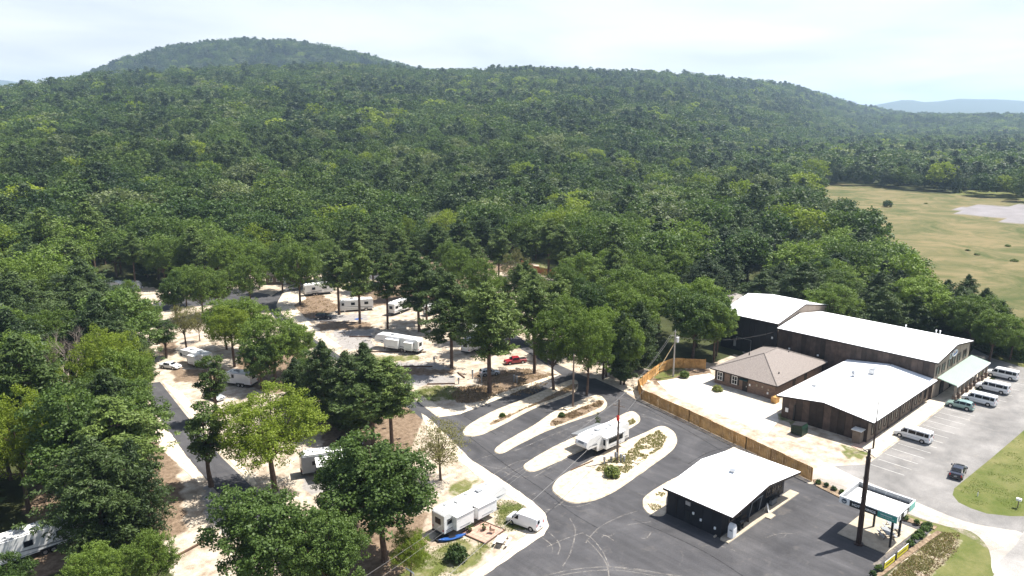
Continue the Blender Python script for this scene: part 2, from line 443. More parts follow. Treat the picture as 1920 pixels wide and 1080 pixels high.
# ------------------------------------------------------------------ terrain
SKY_PX = [-900,-300, 0, 190, 430, 650, 800, 1000, 1280, 1480, 1600, 1700, 2000, 2600]
SKY_Y  = [200, 185, 168, 143, 130, 125, 135, 131, 141, 161, 196, 213, 221, 224]
SKY_D  = [900, 950, 1000, 1120, 1250, 1350, 1400, 1500, 1750, 2050, 2400, 2700, 3200, 3400]
BASE_D = [110, 120, 150, 190, 230, 260, 300, 340, 480, 900, 1300, 1700, 2000, 2100]
MT_Y_PX = [-400, 0, 120, 180, 250, 330, 455, 570, 640, 700, 785, 860, 1000, 1300]
MT_Y    = [235, 200, 160, 137, 112, 94, 81, 86, 98, 111, 133, 150, 175, 215]
FH_PX = [-500,-150, 0, 35, 90, 200, 1500, 1600, 1630, 1700, 1740, 1800, 1860, 1920, 2050, 2300]
FH_Y  = [165,150, 153, 158, 170, 200, 214, 205, 200, 188, 194, 187, 188, 191, 196, 205]
def terrain(e, n):
    e = np.asarray(e, float); n = np.asarray(n, float)
    X = e*ca - n*sa; Y = e*sa + n*ca
    D = np.hypot(X, Y); az = np.arctan2(X, np.maximum(Y, 1e-3))
    azc = np.clip(az, -1.2, 1.2)
    px = 960 + FPX*np.tan(azc)*1.03
    cz = np.cos(azc)
    Yf = D*cz
    sky_d = np.interp(px, SKY_PX, SKY_D); sky_y = np.interp(px, SKY_PX, SKY_Y); b = np.interp(px, SKY_PX, BASE_D)
    H = 50 + sky_d*(215-sky_y)/FPX*0.98 - 13.0
    t = np.clip((Yf-b)/(sky_d-b), 0, 1)
    up = t**1.22
    down = np.clip((Yf-sky_d)/700, 0, 1)
    h = H*up*(1 - 0.45*(3*down**2-2*down**3))
    # mountain behind
    md = 2150.0
    mh = 50 + md*(215-np.interp(px, MT_Y_PX, MT_Y))/FPX*0.98 - 14.0
    bump = np.clip(1-np.abs(Yf-md)/620, 0, 1); bump = 3*bump**2-2*bump**3
    h = np.where(Yf > 1400, np.maximum(h, mh*bump), h)
    # blue hills far off
    fd = 7200.0
    fh = 50 + fd*(215-np.interp(px, FH_PX, FH_Y))/FPX*1.02
    fb = np.clip(1-np.abs(Yf-fd)/1800, 0, 1); fb = 3*fb**2-2*fb**3
    h = np.maximum(h, fh*fb*(Yf > 4500))
    # spurs and gullies
    wv = (np.sin(e*0.011+1.3)*np.cos(n*0.013-0.4) + 0.6*np.sin(e*0.027-n*0.019) + 0.4*np.sin(n*0.041+e*0.017))
    h = h + wv*np.clip((Yf-b)/500, 0, 1)*np.clip(1-t, 0, 1)*5.0*np.clip((Yf-b)/100, 0, 1)
    h = np.where(Y < 60, 0, h)
    return np.where(h < 0, 0, h)

def axis(lo, hi, step, far_lo, far_hi, g=1.10):
    c = list(np.arange(lo, hi+1e-6, step)); s = step
    x = lo; left = []
    while x > far_lo: s *= g; x -= s; left.append(x)
    s = step; x = hi; right = []
    while x > -1e9 and x < far_hi: s = min(s*g, 90 if x < 3500 else 400); x += s; right.append(x)
    return np.array(left[::-1] + c + right)
ax = axis(22, 190, 1.25, -9000, 11500, 1.07)
ay = axis(16, 225, 1.25, -9000, 11500, 1.07)
GX, GY = np.meshgrid(ax, ay)
GZ = terrain(GX, GY)
nx, ny = len(ax), len(ay)

CAMP = pp((340,1400),(320,1100),(300,1010),(275,950),(240,870),(235,790),(280,735),(292,690),(285,650),(250,622),(190,600),(183,560),(190,536),(330,546),(425,534),(500,503),(560,512),(640,510),(700,492),
          (830,478),(905,476),(960,490),(1045,500),(1110,535),(1160,610),(1190,700),(1240,700),(1330,680),(1400,660),(1460,700),(1500,760),(1600,900),(1300,1200))
POCKET = pp((-40,1015),(70,985),(135,985),(150,1080),(140,1260),(-60,1300))
CAMP_NEAR = CAMP
YARD = pp((1130,700),(1235,690),(1340,700),(1400,655),(1440,640)) + [(143,82),(143,38),(96,38)] + pp((1523,910),(1400,842),(1200,745))
FIELD = pp((1532,344),(1620,350),(1720,358),(1800,363),(1925,379),(2400,420)) + [(700,-60),(400,-60),(200,18),(188,28), at(1895,560,10), at(1850,532,13), at(1795,505,15), at(1735,468,18), at(1712,430,18), at(1660,410,18), at(1640,400,18), at(1636,376,18), at(1600,368,18), at(1532,352,16)]
BARE = pp((1785,392),(1830,385),(1925,384),(2050,395),(2050,440),(1925,420),(1860,410),(1800,402))
LAWN = [(60,-30),(60,20),(88,24.5),(93.8,25),(94,33.5),(106,31),(170,28),(176,38),(186,50),(200,52),(500,160),(900,160),(900,-100)]
m_s = inpoly_np(GX, GY, CAMP) | inpoly_np(GX, GY, YARD)
m_g = inpoly_np(GX, GY, LAWN).astype(float)*0.95
m_f = inpoly_np(GX, GY, FIELD)
m_b = np.zeros(GX.shape); m_y = np.zeros(GX.shape)
for P in [((766,736),(792,724),(852,722),(878,738),(850,752),(796,756)), ((690,666),(785,664),(790,676),(700,680)),
          ((925,935),(978,942),(1005,968),(1000,992),(950,998),(928,985)), ((770,1040),(850,1012),(880,1010),(930,1020),(900,1062),(820,1090),(740,1090)),
          ((838,905),(900,893),(888,925),(840,935)), ((1405,588),(1440,590),(1430,612),(1400,610)), ((640,530),(668,530),(665,545),(640,545)),
          ((1010,495),(1050,495),(1050,515),(1000,512)), ((1225,680),(1300,690),(1260,715),(1210,712)), ((980,1015),(1010,1000),(1000,1010),(940,1045)),
          ((1465,772),(1500,792),(1490,802),(1455,785)), ((1580,835),(1640,846),(1625,866),(1580,860))]:
    m_g = np.maximum(m_g, inpoly_np(GX, GY, pp(*P))*0.62)
for P in [((845,742),(860,726),(905,724),(930,742),(905,756),(860,756)), ((520,560),(600,552),(640,575),(600,600),(545,592)), ((590,606),(690,604),(700,616),(600,620)),
          ((735,690),(850,692),(845,702),(740,704)), ((880,700),(990,690),(1040,705),(1000,745),(930,745)), ((320,692),(420,692),(430,716),(330,716)),
          ((200,572),(250,572),(250,590),(200,592)), ((200,545),(250,548),(250,560),(200,560)), ((450,660),(560,650),(600,700),(520,740),(440,720)),
          ((580,760),(800,760),(760,860),(620,870)), ((60,820),(330,830),(350,1000),(40,1100)), ((570,960),(800,960),(790,1080),(560,1120)), ((650,530),(900,520),(900,560),(680,575)),
          ((300,640),(330,640),(330,665),(300,665)), ((700,480),(960,480),(960,510),(700,520)), ((1200,700),(1330,690),(1340,705),(1230,722))]:
    m_b = np.maximum(m_b, inpoly_np(GX, GY, pp(*P))*0.85)
for P in [((600,590),(690,588),(690,602),(600,603)), ((560,585),(620,590),(610,604),(560,600)), ((620,620),(700,618),(700,655),(640,655)), ((750,700),(860,704),(850,722),(755,724)),
          ((690,678),(820,680),(850,692),(720,690)), ((200,556),(255,552),(255,568),(200,570)), ((385,900),(450,960),(430,1010),(380,960)), ((560,895),(650,890),(650,930),(570,930)),
          ((780,765),(860,770),(830,780),(795,775)), ((600,1000),(700,1000),(760,1080),(650,1100)), ((1330,555),(1425,545),(1420,560),(1340,575)), ((700,1000),(760,990),(800,1060),(720,1070))]:
    m_y = np.maximum(m_y, inpoly_np(GX, GY, pp(*P))*0.8)
vg_ = inpoly_np(GX, GY, pp((1758,1000),(1800,1002),(1810,1025),(1770,1060),(1735,1110),(1620,1110),(1705,1040)))
m_g = np.where(vg_, 0.50, m_g); m_s = m_s | vg_
m_b = np.where(inpoly_np(GX, GY, CAMP), np.maximum(m_b, 0.14), m_b)
verts = np.stack([GX, GY, GZ], -1).reshape(-1, 3)
idx = np.arange(nx*ny).reshape(ny, nx)
faces = np.stack([idx[:-1,:-1], idx[:-1,1:], idx[1:,1:], idx[1:,:-1]], -1).reshape(-1, 4)
def mesh_np(name, verts, faces, m, smooth=False):
    me = bpy.data.meshes.new(name)
    me.vertices.add(len(verts)); me.vertices.foreach_set('co', np.asarray(verts, np.float32).ravel())
    k = faces.shape[1]
    me.loops.add(faces.size); me.loops.foreach_set('vertex_index', faces.astype(np.int32).ravel())
    me.polygons.add(len(faces)); me.polygons.foreach_set('loop_start', np.arange(0, faces.size, k, dtype=np.int32))
    me.polygons.foreach_set('loop_total', np.full(len(faces), k, np.int32))
    me.polygons.foreach_set('use_smooth', np.full(len(faces), smooth))
    me.update(calc_edges=True); me.materials.append(m)
    return me

def ground_mat():
    m, t, b = newmat('ground')
    lk = t.links.new
    g = N('ShaderNodeNewGeometry', t)
    def noi(s, d=6, r=0.65, dist=0):
        q = N('ShaderNodeTexNoise', t); q.inputs['Scale'].default_value = s; q.inputs['Detail'].default_value = d
        q.inputs['Roughness'].default_value = r; q.inputs['Distortion'].default_value = dist
        lk(g.outputs['Position'], q.inputs['Vector']); return q.outputs['Fac']
    def ramp(f, a, ca_, b_, cb_):
        r = N('ShaderNodeValToRGB', t); lk(f, r.inputs[0])
        r.color_ramp.elements[0].position = a; r.color_ramp.elements[0].color = ca_ + (1,)
        r.color_ramp.elements[1].position = b_; r.color_ramp.elements[1].color = cb_ + (1,)
        return r.outputs[0]
    a1 = N('ShaderNodeAttribute', t, attribute_name='mask'); s1 = N('ShaderNodeSeparateColor', t); lk(a1.outputs['Color'], s1.inputs[0])
    a2 = N('ShaderNodeAttribute', t, attribute_name='mask2'); s2 = N('ShaderNodeSeparateColor', t); lk(a2.outputs['Color'], s2.inputs[0])
    edge = noi(0.55, 8, 0.72); edge2 = noi(0.9, 8, 0.75, 0.5)
    def thr(mask, nf, soft=0.12):
        # mask - noise -> crisp ragged patches
        a = N('ShaderNodeMath', t, operation='ADD'); lk(mask, a.inputs[0]); lk(nf, a.inputs[1])
        r = N('ShaderNodeMapRange', t); lk(a.outputs[0], r.inputs[0]); r.inputs['From Min'].default_value = 1.0 - soft; r.inputs['From Max'].default_value = 1.0 + soft
        return r.outputs[0]
    def mixc(f, a, b_):
        x = N('ShaderNodeMix', t, data_type='RGBA'); lk(f, x.inputs['Factor']); lk(a, x.inputs[6]); lk(b_, x.inputs[7]); return x.outputs[2]
    forest = ramp(noi(0.25), 0.35, (0.030, 0.034, 0.014), 0.7, (0.060, 0.070, 0.026))
    sand = ramp(noi(0.5, 8, 0.7), 0.36, (0.24, 0.185, 0.135), 0.62, (0.48, 0.42, 0.34))
    brown = ramp(noi(1.3, 8, 0.75), 0.3, (0.07, 0.045, 0.028), 0.7, (0.27, 0.20, 0.14))
    grey = ramp(noi(1.2, 6, 0.7), 0.3, (0.19, 0.175, 0.165), 0.7, (0.32, 0.30, 0.28))
    grass = ramp(noi(0.30, 9, 0.72), 0.30, (0.055, 0.078, 0.016), 0.68, (0.21, 0.185, 0.085))
    field = ramp(noi(0.045, 10, 0.74, 0.8), 0.38, (0.058, 0.072, 0.023), 0.60, (0.165, 0.134, 0.068))
    lawnv = ramp(noi(0.11, 7, 0.7), 0.45, (0.062, 0.090, 0.014), 0.70, (0.17, 0.155, 0.07))
    c = mixc(thr(s1.outputs[0], edge2, 0.1), forest, sand)
    c = mixc(thr(s2.outputs[0], edge, 0.1), c, grey)
    c = mixc(thr(s1.outputs[2], edge, 0.14), c, brown)
    gg = mixc(noi(0.08, 2), grass, lawnv)
    c = mixc(thr(s1.outputs[1], edge, 0.14), c, gg)
    c = mixc(thr(s2.outputs[1], noi(0.08, 6, 0.6), 0.2), c, field)
    c = mixc(thr(s2.outputs[2], noi(0.06, 6, 0.6), 0.2), c, ramp(noi(0.1), 0.3, (0.17, 0.16, 0.16), 0.7, (0.23, 0.215, 0.22)))
    lk(c, b.inputs['Base Color']); b.inputs['Roughness'].default_value = 0.95; b.inputs['Specular IOR Level'].default_value = 0.1
    bp = N('ShaderNodeBump', t); bp.inputs['Strength'].default_value = 0.7; bp.inputs['Distance'].default_value = 0.12
    lk(noi(3.0, 6, 0.75), bp.inputs['Height']); lk(bp.outputs[0], b.inputs['Normal'])
    return m
M_GROUND = ground_mat()
me = mesh_np('ground', verts, faces, M_GROUND, True)
a = me.color_attributes.new('mask', 'FLOAT_COLOR', 'POINT')
cc = np.zeros((nx*ny, 4), np.float32); cc[:, 0] = (m_s*0.93).ravel(); cc[:, 1] = m_g.ravel(); cc[:, 2] = m_b.ravel(); cc[:, 3] = 1
a.data.foreach_set('color', cc.ravel())
a = me.color_attributes.new('mask2', 'FLOAT_COLOR', 'POINT')
cc = np.zeros((nx*ny, 4), np.float32); cc[:, 0] = m_y.ravel(); cc[:, 1] = m_f.ravel(); cc[:, 2] = inpoly_np(GX, GY, BARE).ravel()*0.95; cc[:, 3] = 1
a.data.foreach_set('color', cc.ravel())
ground = link('ground', me); ground['kind'] = 'structure'

# haze: one box of thin air
hb = MB().box(-9400, 11900, -9400, 11900, -3.0, 340).build('haze', M_WHITE); hb['kind'] = 'stuff'
hm = bpy.data.materials.new('haze'); hm.use_nodes = True; ht = hm.node_tree; ht.nodes.clear()
ho = N('ShaderNodeOutputMaterial', ht); pv = N('ShaderNodeVolumePrincipled', ht)
pv.inputs['Color'].default_value = (0.55, 0.76, 1.0, 1); pv.inputs['Density'].default_value = 0.000115; pv.inputs['Anisotropy'].default_value = 0.2
ht.links.new(pv.outputs[0], ho.inputs['Volume']); hb.data.materials.clear(); hb.data.materials.append(hm)

# ------------------------------------------------------------------ roads, lots, islands
Z1, Z2, Z3, Z4 = 0.006, 0.012, 0.018, 0.024
MAINROAD = None
# the loop road past the pitches, the aprons and the forecourt
sheet('camp_road', pp((505,558),(520,548),(545,536),(600,520),(700,512),(800,520),(880,545),(875,556),(800,533),(700,524),(610,531),(560,545),(528,560),(518,574),(530,590),(590,636),(645,672),(700,712),(768,741),(822,782),(823,812),(770,768),(705,722),(650,688),(590,655),(540,620),(505,585)), Z1, M_ROAD)
sheet('entrance_road', catmull(pp((100,672),(150,648),(196,607),(260,578),(330,560),(420,548),(505,552),(510,578),(430,572),(335,578),(262,598),(205,622),(160,655)), 3), 0.009, M_ROAD)
sheet('back_road', pp((870,545),(905,580),(960,622),(1030,676),(1110,712),(1140,712),(1180,735),(1110,765),(1052,702),(1000,668),(930,628),(880,598),(850,570)), 0.009, M_ROAD)
sheet('left_road', pp((262,720),(300,716),(346,775),(415,857),(473,913),(560,1010),(700,1110),(640,1120),(520,1040),(437,958),(385,897),(350,855),(303,790)), Z1, M_ROAD)
sheet('forecourt', pp((822,782),(863,776),(1048,703),(1112,710),(1136,710)) + [(102.6,77.5),(95.0,41.3)] + pp((1523,908),(1532,905),(1590,930),(1640,955),(1752,990),(1700,1035),(1640,1083)) + [(66,12),(30,34)]
      + pp((840,1120),(905,1078),(985,1022),(1013,1002),(1025,985),(1020,966),(998,943),(948,909),(882,866),(823,812)), Z2, M_ROAD)
lot = [(103.3,41.0),(107.0,38.2),(143.0,38.2),(143.0,36.4),(163.5,36.4),(166,41),(174,44.5),(181,45.5),(176.3,40.5),(174.2,34.3),(173,30),(172,26.2),(137.7,25.9)] + pp((1860,858),(1789,916),(1786,928),(1797,942),(1820,953),(1850,963),(1895,968),(1925,968),(1925,1002),(1905,1022),(1872,1060),(1850,1016),(1815,993),(1775,985),(1745,979),(1640,941),(1530,902),(1532,884))
sheet('parking_lot', lot, Z2, M_LOT)
sheet('drive_apron', catmull(pp((1526,903),(1528,880),(1556,872),(1600,893),(1680,925),(1750,955),(1810,978),(1868,990),(1918,1000),(1918,1030),(1890,1060),(1862,1075),(1854,1030),(1822,997),(1775,987),(1700,962),(1600,926)), 3), Z3, asphalt('dusty_drive', (0.27,0.25,0.225), (0.40,0.365,0.325), (0.50,0.45,0.38), streak=False))
h0 = at(1925,1000); 
sheet('highway', [(20,-14),(20,-4)] + [at(1855,1100), at(1872,1055), at(1905,1022), (103,17.6),(600,17.6),(600,-14)], Z4, M_HWY)
sheet('sidewalk', [(110.0,38.4),(143.2,38.4),(143.2,41.2),(114.6,41.2),(112,41.2)], 0.0, M_CONC, thick=0.12, slope=0.02)
sheet('entrance_pad', pp((1595,836),(1612,826),(1648,806),(1650,815),(1632,835),(1612,845)), 0.0, mat('pink_concrete', (0.40,0.28,0.22), 0.9, var=0.15, scale=1.5), thick=0.06, slope=0.02)
sheet('yard_pad', pp((1232,715),(1330,700),(1455,762),(1460,790),(1440,812),(1330,770),(1260,742)), 0.010, mat('bright_concrete', (0.58,0.54,0.47), 0.9, var=0.12, scale=0.25, tint=(0.52,0.46,0.38)))
# sand edging strips beside the asphalt
M_EDGE = mat('pale_gravel_edge', (0.56,0.49,0.39), 0.95, var=0.2, scale=1.5, bump=0.5, bscale=8, tint=(0.46,0.38,0.28))
sheet('gravel_edge', pp((770,742),(788,740),(830,768),(862,764),(1030,706),(1048,703),(863,776),(822,782)), 0.0, M_EDGE, thick=0.07, slope=0.2, wob=0.1)
sheet('gravel_edge', pp((790,775),(810,790),(882,862),(948,905),(998,940),(1020,962),(1028,985),(1018,1003),(985,1025),(905,1080),(880,1080),(965,1018),(1000,995),(1000,975),(985,950),(920,912),(850,856),(805,815)), 0.0, M_EDGE, thick=0.07, slope=0.15, wob=0.15)
sheet('gravel_edge', pp((1112,707),(1136,705),(1205,738),(1290,780),(1285,784),(1205,750)), 0.0, M_EDGE, thick=0.07, slope=0.1, wob=0.1)
sheet('gravel_edge', pp((518,572),(530,550),(560,545),(575,560),(550,572),(590,615),(640,650),(628,652),(588,634)), 0.0, M_EDGE, thick=0.07, slope=0.1, wob=0.1)
sheet('gravel_edge', pp((303,715),(340,735),(420,830),(480,905),(475,912),(418,850),(350,772)), 0.0, M_EDGE, thick=0.06, slope=0.1, wob=0.1)
sheet('gravel_edge', pp((268,778),(300,786),(345,850),(385,900),(372,905),(300,840)), 0.0, M_EDGE, thick=0.06, slope=0.1, wob=0.2)
# islands between the pull-through pitches
ISL = [
 pp((868,812),(880,797),(925,772),(985,748),(1035,727),(1068,714),(1082,716),(1080,732),(1060,744),(1000,766),(950,792),(905,814),(878,818)),
 pp((928,845),(945,830),(1000,799),(1040,772),(1080,755),(1118,742),(1134,750),(1136,762),(1120,774),(1070,791),(1020,810),(975,832),(940,850)),
 pp((982,878),(992,866),(1040,838),(1090,815),(1140,792),(1180,773),(1196,778),(1198,790),(1182,802),(1140,822),(1090,845),(1040,868),(1000,884)),
 pp((1038,922),(1042,904),(1062,888),(1110,862),(1165,832),(1210,812),(1240,800),(1262,810),(1268,828),(1258,845),(1228,868),(1190,895),(1150,922),(1105,940),(1068,942)),
]
ISLN = []
for k, P in enumerate(ISL):
    o = sheet('traffic_island', catmull(P, 4), 0.0, M_SAND, thick=0.14, slope=0.15, wob=0.08)
ISLC = [pp((925,792),(1000,760),(1075,722),(1078,730),(1050,743),(985,768),(930,795)), pp((1035,790),(1062,778),(1125,752),(1130,760),(1110,772),(1040,800))]
for P in ISLC: sheet('leaf_litter_patch', catmull(P, 3), 0.0, M_BROWN, thick=0.2, slope=0.4, wob=0.2)
sheet('traffic_island', catmull(pp((1205,946),(1212,930),(1245,908),(1300,880),(1378,838),(1392,842),(1392,850),(1300,890),(1252,925),(1248,960),(1235,968),(1214,962)), 4), 0.0, M_SAND, thick=0.12, slope=0.1, wob=0.06)
sheet('shop_walk', [(73.5,40.9),(82.2,40.9),(82.3,40.2),(83.6,40.2),(83.7,40.9),(91.3,40.9),(91.3,42.2),(73.9,42.2),(73.5,42.0)], 0.0, M_SLAB, thick=0.14, slope=0.01)
sheet('sign_slab', [(85.0,27.2),(93.2,26.6),(93.4,32.9),(85.3,33.0)], 0.0, M_SLAB, thick=0.12, slope=0.02)
sheet('kerb_bed', pp((1524,900),(1534,900),(1600,935),(1660,958),(1757,988),(1752,994),(1650,964),(1590,942),(1530,912)), 0.0, M_BROWN, thick=0.12, slope=0.02, wob=0.03)
sheet('kerb_bed', pp((1757,996),(1766,999),(1705,1043),(1648,1085),(1634,1085),(1695,1037)), 0.0, M_BROWN, thick=0.12, slope=0.02, wob=0.03)

# parking bay lines
pl = bpy.data.meshes.new('bay_line')
for k in range(13):
    e0 = 107.3 + k*2.62
    o = MB().box(e0-0.05, e0+0.05, 33.2, 37.9, Z2+0.003, Z2+0.007).build('bay_line', M_PAINT); o['kind'] = 'structure'
for k in range(5):
    e0 = 146 + k*4.1
    o = MB().box(e0-0.05, e0+0.05, 31.4, 36.0, Z2+0.003, Z2+0.007).build('bay_line', M_PAINT); o['kind'] = 'structure'

# dusty tyre marks and paving seams on the forecourt
def markmat(name, col, lo, hi, sc_=2.0):
    m = bpy.data.materials.new(name); m.use_nodes = True; t = m.node_tree
    b = t.nodes['Principled BSDF']; b.inputs['Base Color'].default_value = col + (1,); b.inputs['Roughness'].default_value = 0.95
    g = N('ShaderNodeNewGeometry', t); q = N('ShaderNodeTexNoise', t); q.inputs['Scale'].default_value = sc_; q.inputs['Detail'].default_value = 6; q.inputs['Roughness'].default_value = 0.75
    t.links.new(g.outputs['Position'], q.inputs['Vector'])
    r = N('ShaderNodeMapRange', t); t.links.new(q.outputs['Fac'], r.inputs[0]); r.inputs['From Min'].default_value = 0.4; r.inputs['From Max'].default_value = 0.68
    r.inputs['To Min'].default_value = lo; r.inputs['To Max'].default_value = hi
    t.links.new(r.outputs[0], b.inputs['Alpha']); return m
M_DUST = markmat('tyre_dust', (0.36,0.33,0.29), 0.0, 0.55, 1.1)
M_SEAM = markmat('paving_seam', (0.02,0.02,0.022), 0.2, 0.75, 1.0)
M_SCUFF = markmat('dust_scuff', (0.40,0.34,0.28), 0.0, 0.7, 0.8)
def strip(name, pix, wdt, m, z=Z2+0.006, smooth=True):
    P = [at(*p) for p in pix]
    if smooth and len(P) > 2: P = catmull(P, 8, closed=False)
    b = MB()
    for i in range(len(P)-1):
        a, c = Vector(P[i]), Vector(P[i+1]); d = (c-a)
        if d.length < 1e-5: continue
        d.normalize(); q = Vector((-d.y, d.x))*wdt/2
        b.quad((*(a-q), z), (*(c-q), z), (*(c+q), z), (*(a+q), z))
    o = b.build(name, m); o['kind'] = 'structure'; return o
for pix in [[(1020,1080),(1075,1068),(1140,1063),(1200,1068),(1262,1080)], [(1035,1082),(1085,1073),(1140,1069),(1190,1073),(1240,1083)],
            [(1068,972),(1078,990),(1077,1010),(1068,1040),(1055,1062)], [(1100,1012),(1122,1035),(1138,1060),(1142,1085)], [(1092,1000),(1110,1010),(1130,1035),(1142,1062)],
            [(1098,1018),(1112,1000),(1130,985),(1160,970),(1195,958)], [(1028,998),(1042,1010),(1050,1025),(1046,1040)], [(1016,1008),(1034,1022),(1036,1038)],
            [(1150,1064),(1230,1074),(1300,1084)], [(1100,790),(1150,780),(1210,782),(1260,798)], [(960,838),(1030,806),(1110,775),(1165,752)], [(965,846),(1035,816),(1115,784)],
            [(1000,895),(1060,862),(1130,838)], [(1120,712),(1180,750),(1235,770),(1270,785)], [(900,905),(960,870),(990,862)], [(855,880),(905,858),(975,842)]]:
    strip('tyre_mark', pix, 0.15, M_DUST)
for pix in [[(1190,975),(1260,1005),(1330,1040),(1400,1085)], [(1018,890),(1060,915),(1100,945)], [(845,790),(900,835),(960,880),(1020,920),(1070,960),(1120,990)], [(1160,740),(1220,770),(1290,808),(1360,850)],
            [(1290,870),(1330,848),(1370,838)], [(870,780),(930,815)], [(640,668),(700,712),(760,752)]]:
    strip('paving_seam', pix, 0.16, M_SEAM, Z2+0.008)
rgm = random.Random(21)
for k in range(26):
    cx_, cy_ = rgm.choice([(1090,1020),(1180,1000),(1040,950),(960,850),(1010,880),(1150,760),(1290,940),(1400,1040),(1500,1000),(870,800),(1240,985)])
    cx_ += rgm.uniform(-60,60); cy_ += rgm.uniform(-25,25); a_ = rgm.uniform(-0.9,0.4); l_ = rgm.uniform(12,45); bnd = rgm.uniform(-8,8)
    strip('tyre_mark', [(cx_-math.cos(a_)*l_, cy_-math.sin(a_)*l_*0.6), (cx_+bnd*0.6, cy_+bnd), (cx_+math.cos(a_)*l_, cy_+math.sin(a_)*l_*0.6)], rgm.uniform(0.08,0.16), M_DUST, Z2+0.0055+0.0001*k)
strip('dust_scuff', [(1530,900),(1600,925),(1700,958),(1800,990),(1870,1030)], 2.2, M_SCUFF, Z3+0.006)
strip('dust_scuff', [(1640,1060),(1680,1030),(1735,995)], 0.5, M_SCUFF)

# ------------------------------------------------------------------ buildings
def panels(name, m, parent, origin, d, u_out, length, top, width, z0=0.0, thick=0.12, gap=0.03, holes=()):
    """a wall of separate upright panels: origin (x,y) at one end, d unit direction along it, u_out unit outward normal; top(s) height."""
    n = max(1, round(length/width)); w_ = length/n
    for k in range(n):
        s0, s1 = k*w_ + gap/2, (k+1)*w_ - gap/2
        pr = 0.02*(k % 2)
        P = [(origin[0]+d[0]*s+u_out[0]*pr, origin[1]+d[1]*s+u_out[1]*pr) for s in (s0, s1)]
        zt0, zt1 = top(s0), top(s1); pts = [(*P[0], z0), (*P[1], z0), (*P[1], zt1), (*P[0], zt0)]
        sm = [q for q in (top.__dict__.get('peak'),) if q and s0 < q < s1] if hasattr(top, '__dict__') else []
        if sm:
            q = sm[0]; pts.insert(3, (origin[0]+d[0]*q+u_out[0]*pr, origin[1]+d[1]*q+u_out[1]*pr, top(q)))
        MB().prism(pts, (-u_out[0]*thick, -u_out[1]*thick, 0)).build(name, m, parent)
def core(parent, e0, e1, n0, n1, z, m, name='frame', inset=0.16):
    return MB().box(e0+inset, e1-inset, n0+inset, n1-inset, 0, z).build(name, m, parent)
def gable_top(length, ze, zr):
    f = lambda s: ze + (zr-ze)*(1-abs(s-length/2)/(length/2))
    f.peak = length/2; return f
def gable_roof(parent, e0, e1, n0, n1, ze, zr, along, m=M_WHITE, th=0.14, name='roof', fascia=M_TRIMDK):
    if along == 'x':
        mid = (n0+n1)/2; prof = [(n0, ze), (mid, zr), (n1, ze)]
        b = MB().prism([(e0, p[0], p[1]+th) for p in prof] + [(e0, p[0], p[1]) for p in prof[::-1]], (e1-e0, 0, 0)); r = b.build(name, m, parent)
        f = MB()
        for q, s in ((n0, -1), (n1, 1)): f.box(e0-0.01, e1+0.01, min(q, q+s*0.06), max(q, q+s*0.06), ze-0.14, ze+0.10)
        for q, s in ((e0, -1), (e1, 1)):
            for a, c in ((0, 1), (1, 2)):
                f.prism([(q, prof[a][0], prof[a][1]-0.14), (q, prof[c][0], prof[c][1]-0.14), (q, prof[c][0], prof[c][1]+th-0.03), (q, prof[a][0], prof[a][1]+th-0.03)], (s*0.05, 0, 0))
        f.build('fascia', fascia, parent)
    else:
        mid = (e0+e1)/2; prof = [(e0, ze), (mid, zr), (e1, ze)]
        b = MB().prism([(p[0], n0, p[1]+th) for p in prof] + [(p[0], n0, p[1]) for p in prof[::-1]], (0, n1-n0, 0)); r = b.build(name, m, parent)
        f = MB()
        for q, s in ((e0, -1), (e1, 1)): f.box(min(q, q+s*0.06), max(q, q+s*0.06), n0-0.01, n1+0.01, ze-0.14, ze+0.10)
        for q, s in ((n0, -1), (n1, 1)):
            for a, c in ((0, 1), (1, 2)):
                f.prism([(prof[a][0], q, prof[a][1]-0.14), (prof[c][0], q, prof[c][1]-0.14), (prof[c][0], q, prof[c][1]+th-0.03), (prof[a][0], q, prof[a][1]+th-0.03)], (0, s*0.05, 0))
        f.build('fascia', fascia, parent)
    return r
def window(parent, axis_, c, fixed, out, w_, z0, z1, fm=M_WTRIM, shutters=None, mull=True):
    """a framed window on a wall; axis_ 'x': wall runs along x at y=fixed, outward out (+-1)."""
    def bx(b, s0, s1, d0, d1, za, zb):
        lo, hi = sorted((fixed+out*d0, fixed+out*d1))
        if axis_ == 'x': b.box(s0, s1, lo, hi, za, zb)
        else: b.box(lo, hi, s0, s1, za, zb)
        return b
    fr = MB(); t = 0.09
    bx(fr, c-w_/2-t, c-w_/2, 0.02, 0.10, z0-t, z1+t); bx(fr, c+w_/2, c+w_/2+t, 0.02, 0.10, z0-t, z1+t)
    bx(fr, c-w_/2, c+w_/2, 0.02, 0.10, z0-t, z0); bx(fr, c-w_/2, c+w_/2, 0.02, 0.10, z1, z1+t)
    if mull:
        bx(fr, c-0.03, c+0.03, 0.05, 0.085, z0, z1); bx(fr, c-w_/2, c-0.03, 0.05, 0.08, (z0+z1)/2-0.03, (z0+z1)/2+0.03); bx(fr, c+0.03, c+w_/2, 0.05, 0.08, (z0+z1)/2-0.03, (z0+z1)/2+0.03)
    o = fr.build('window', fm, parent)
    bx(MB(), c-w_/2+0.005, c+w_/2-0.005, 0.022, 0.045, z0+0.005, z1-0.005).build('pane', M_GLASS, o)
    if shutters:
        for s in (-1, 1):
            a = c + s*(w_/2+t+0.02); b_ = a + s*0.38
            bx(MB(), min(a, b_), max(a, b_), 0.02, 0.08, z0-0.12, z1+0.1).build('shutter', shutters, parent)
    return o

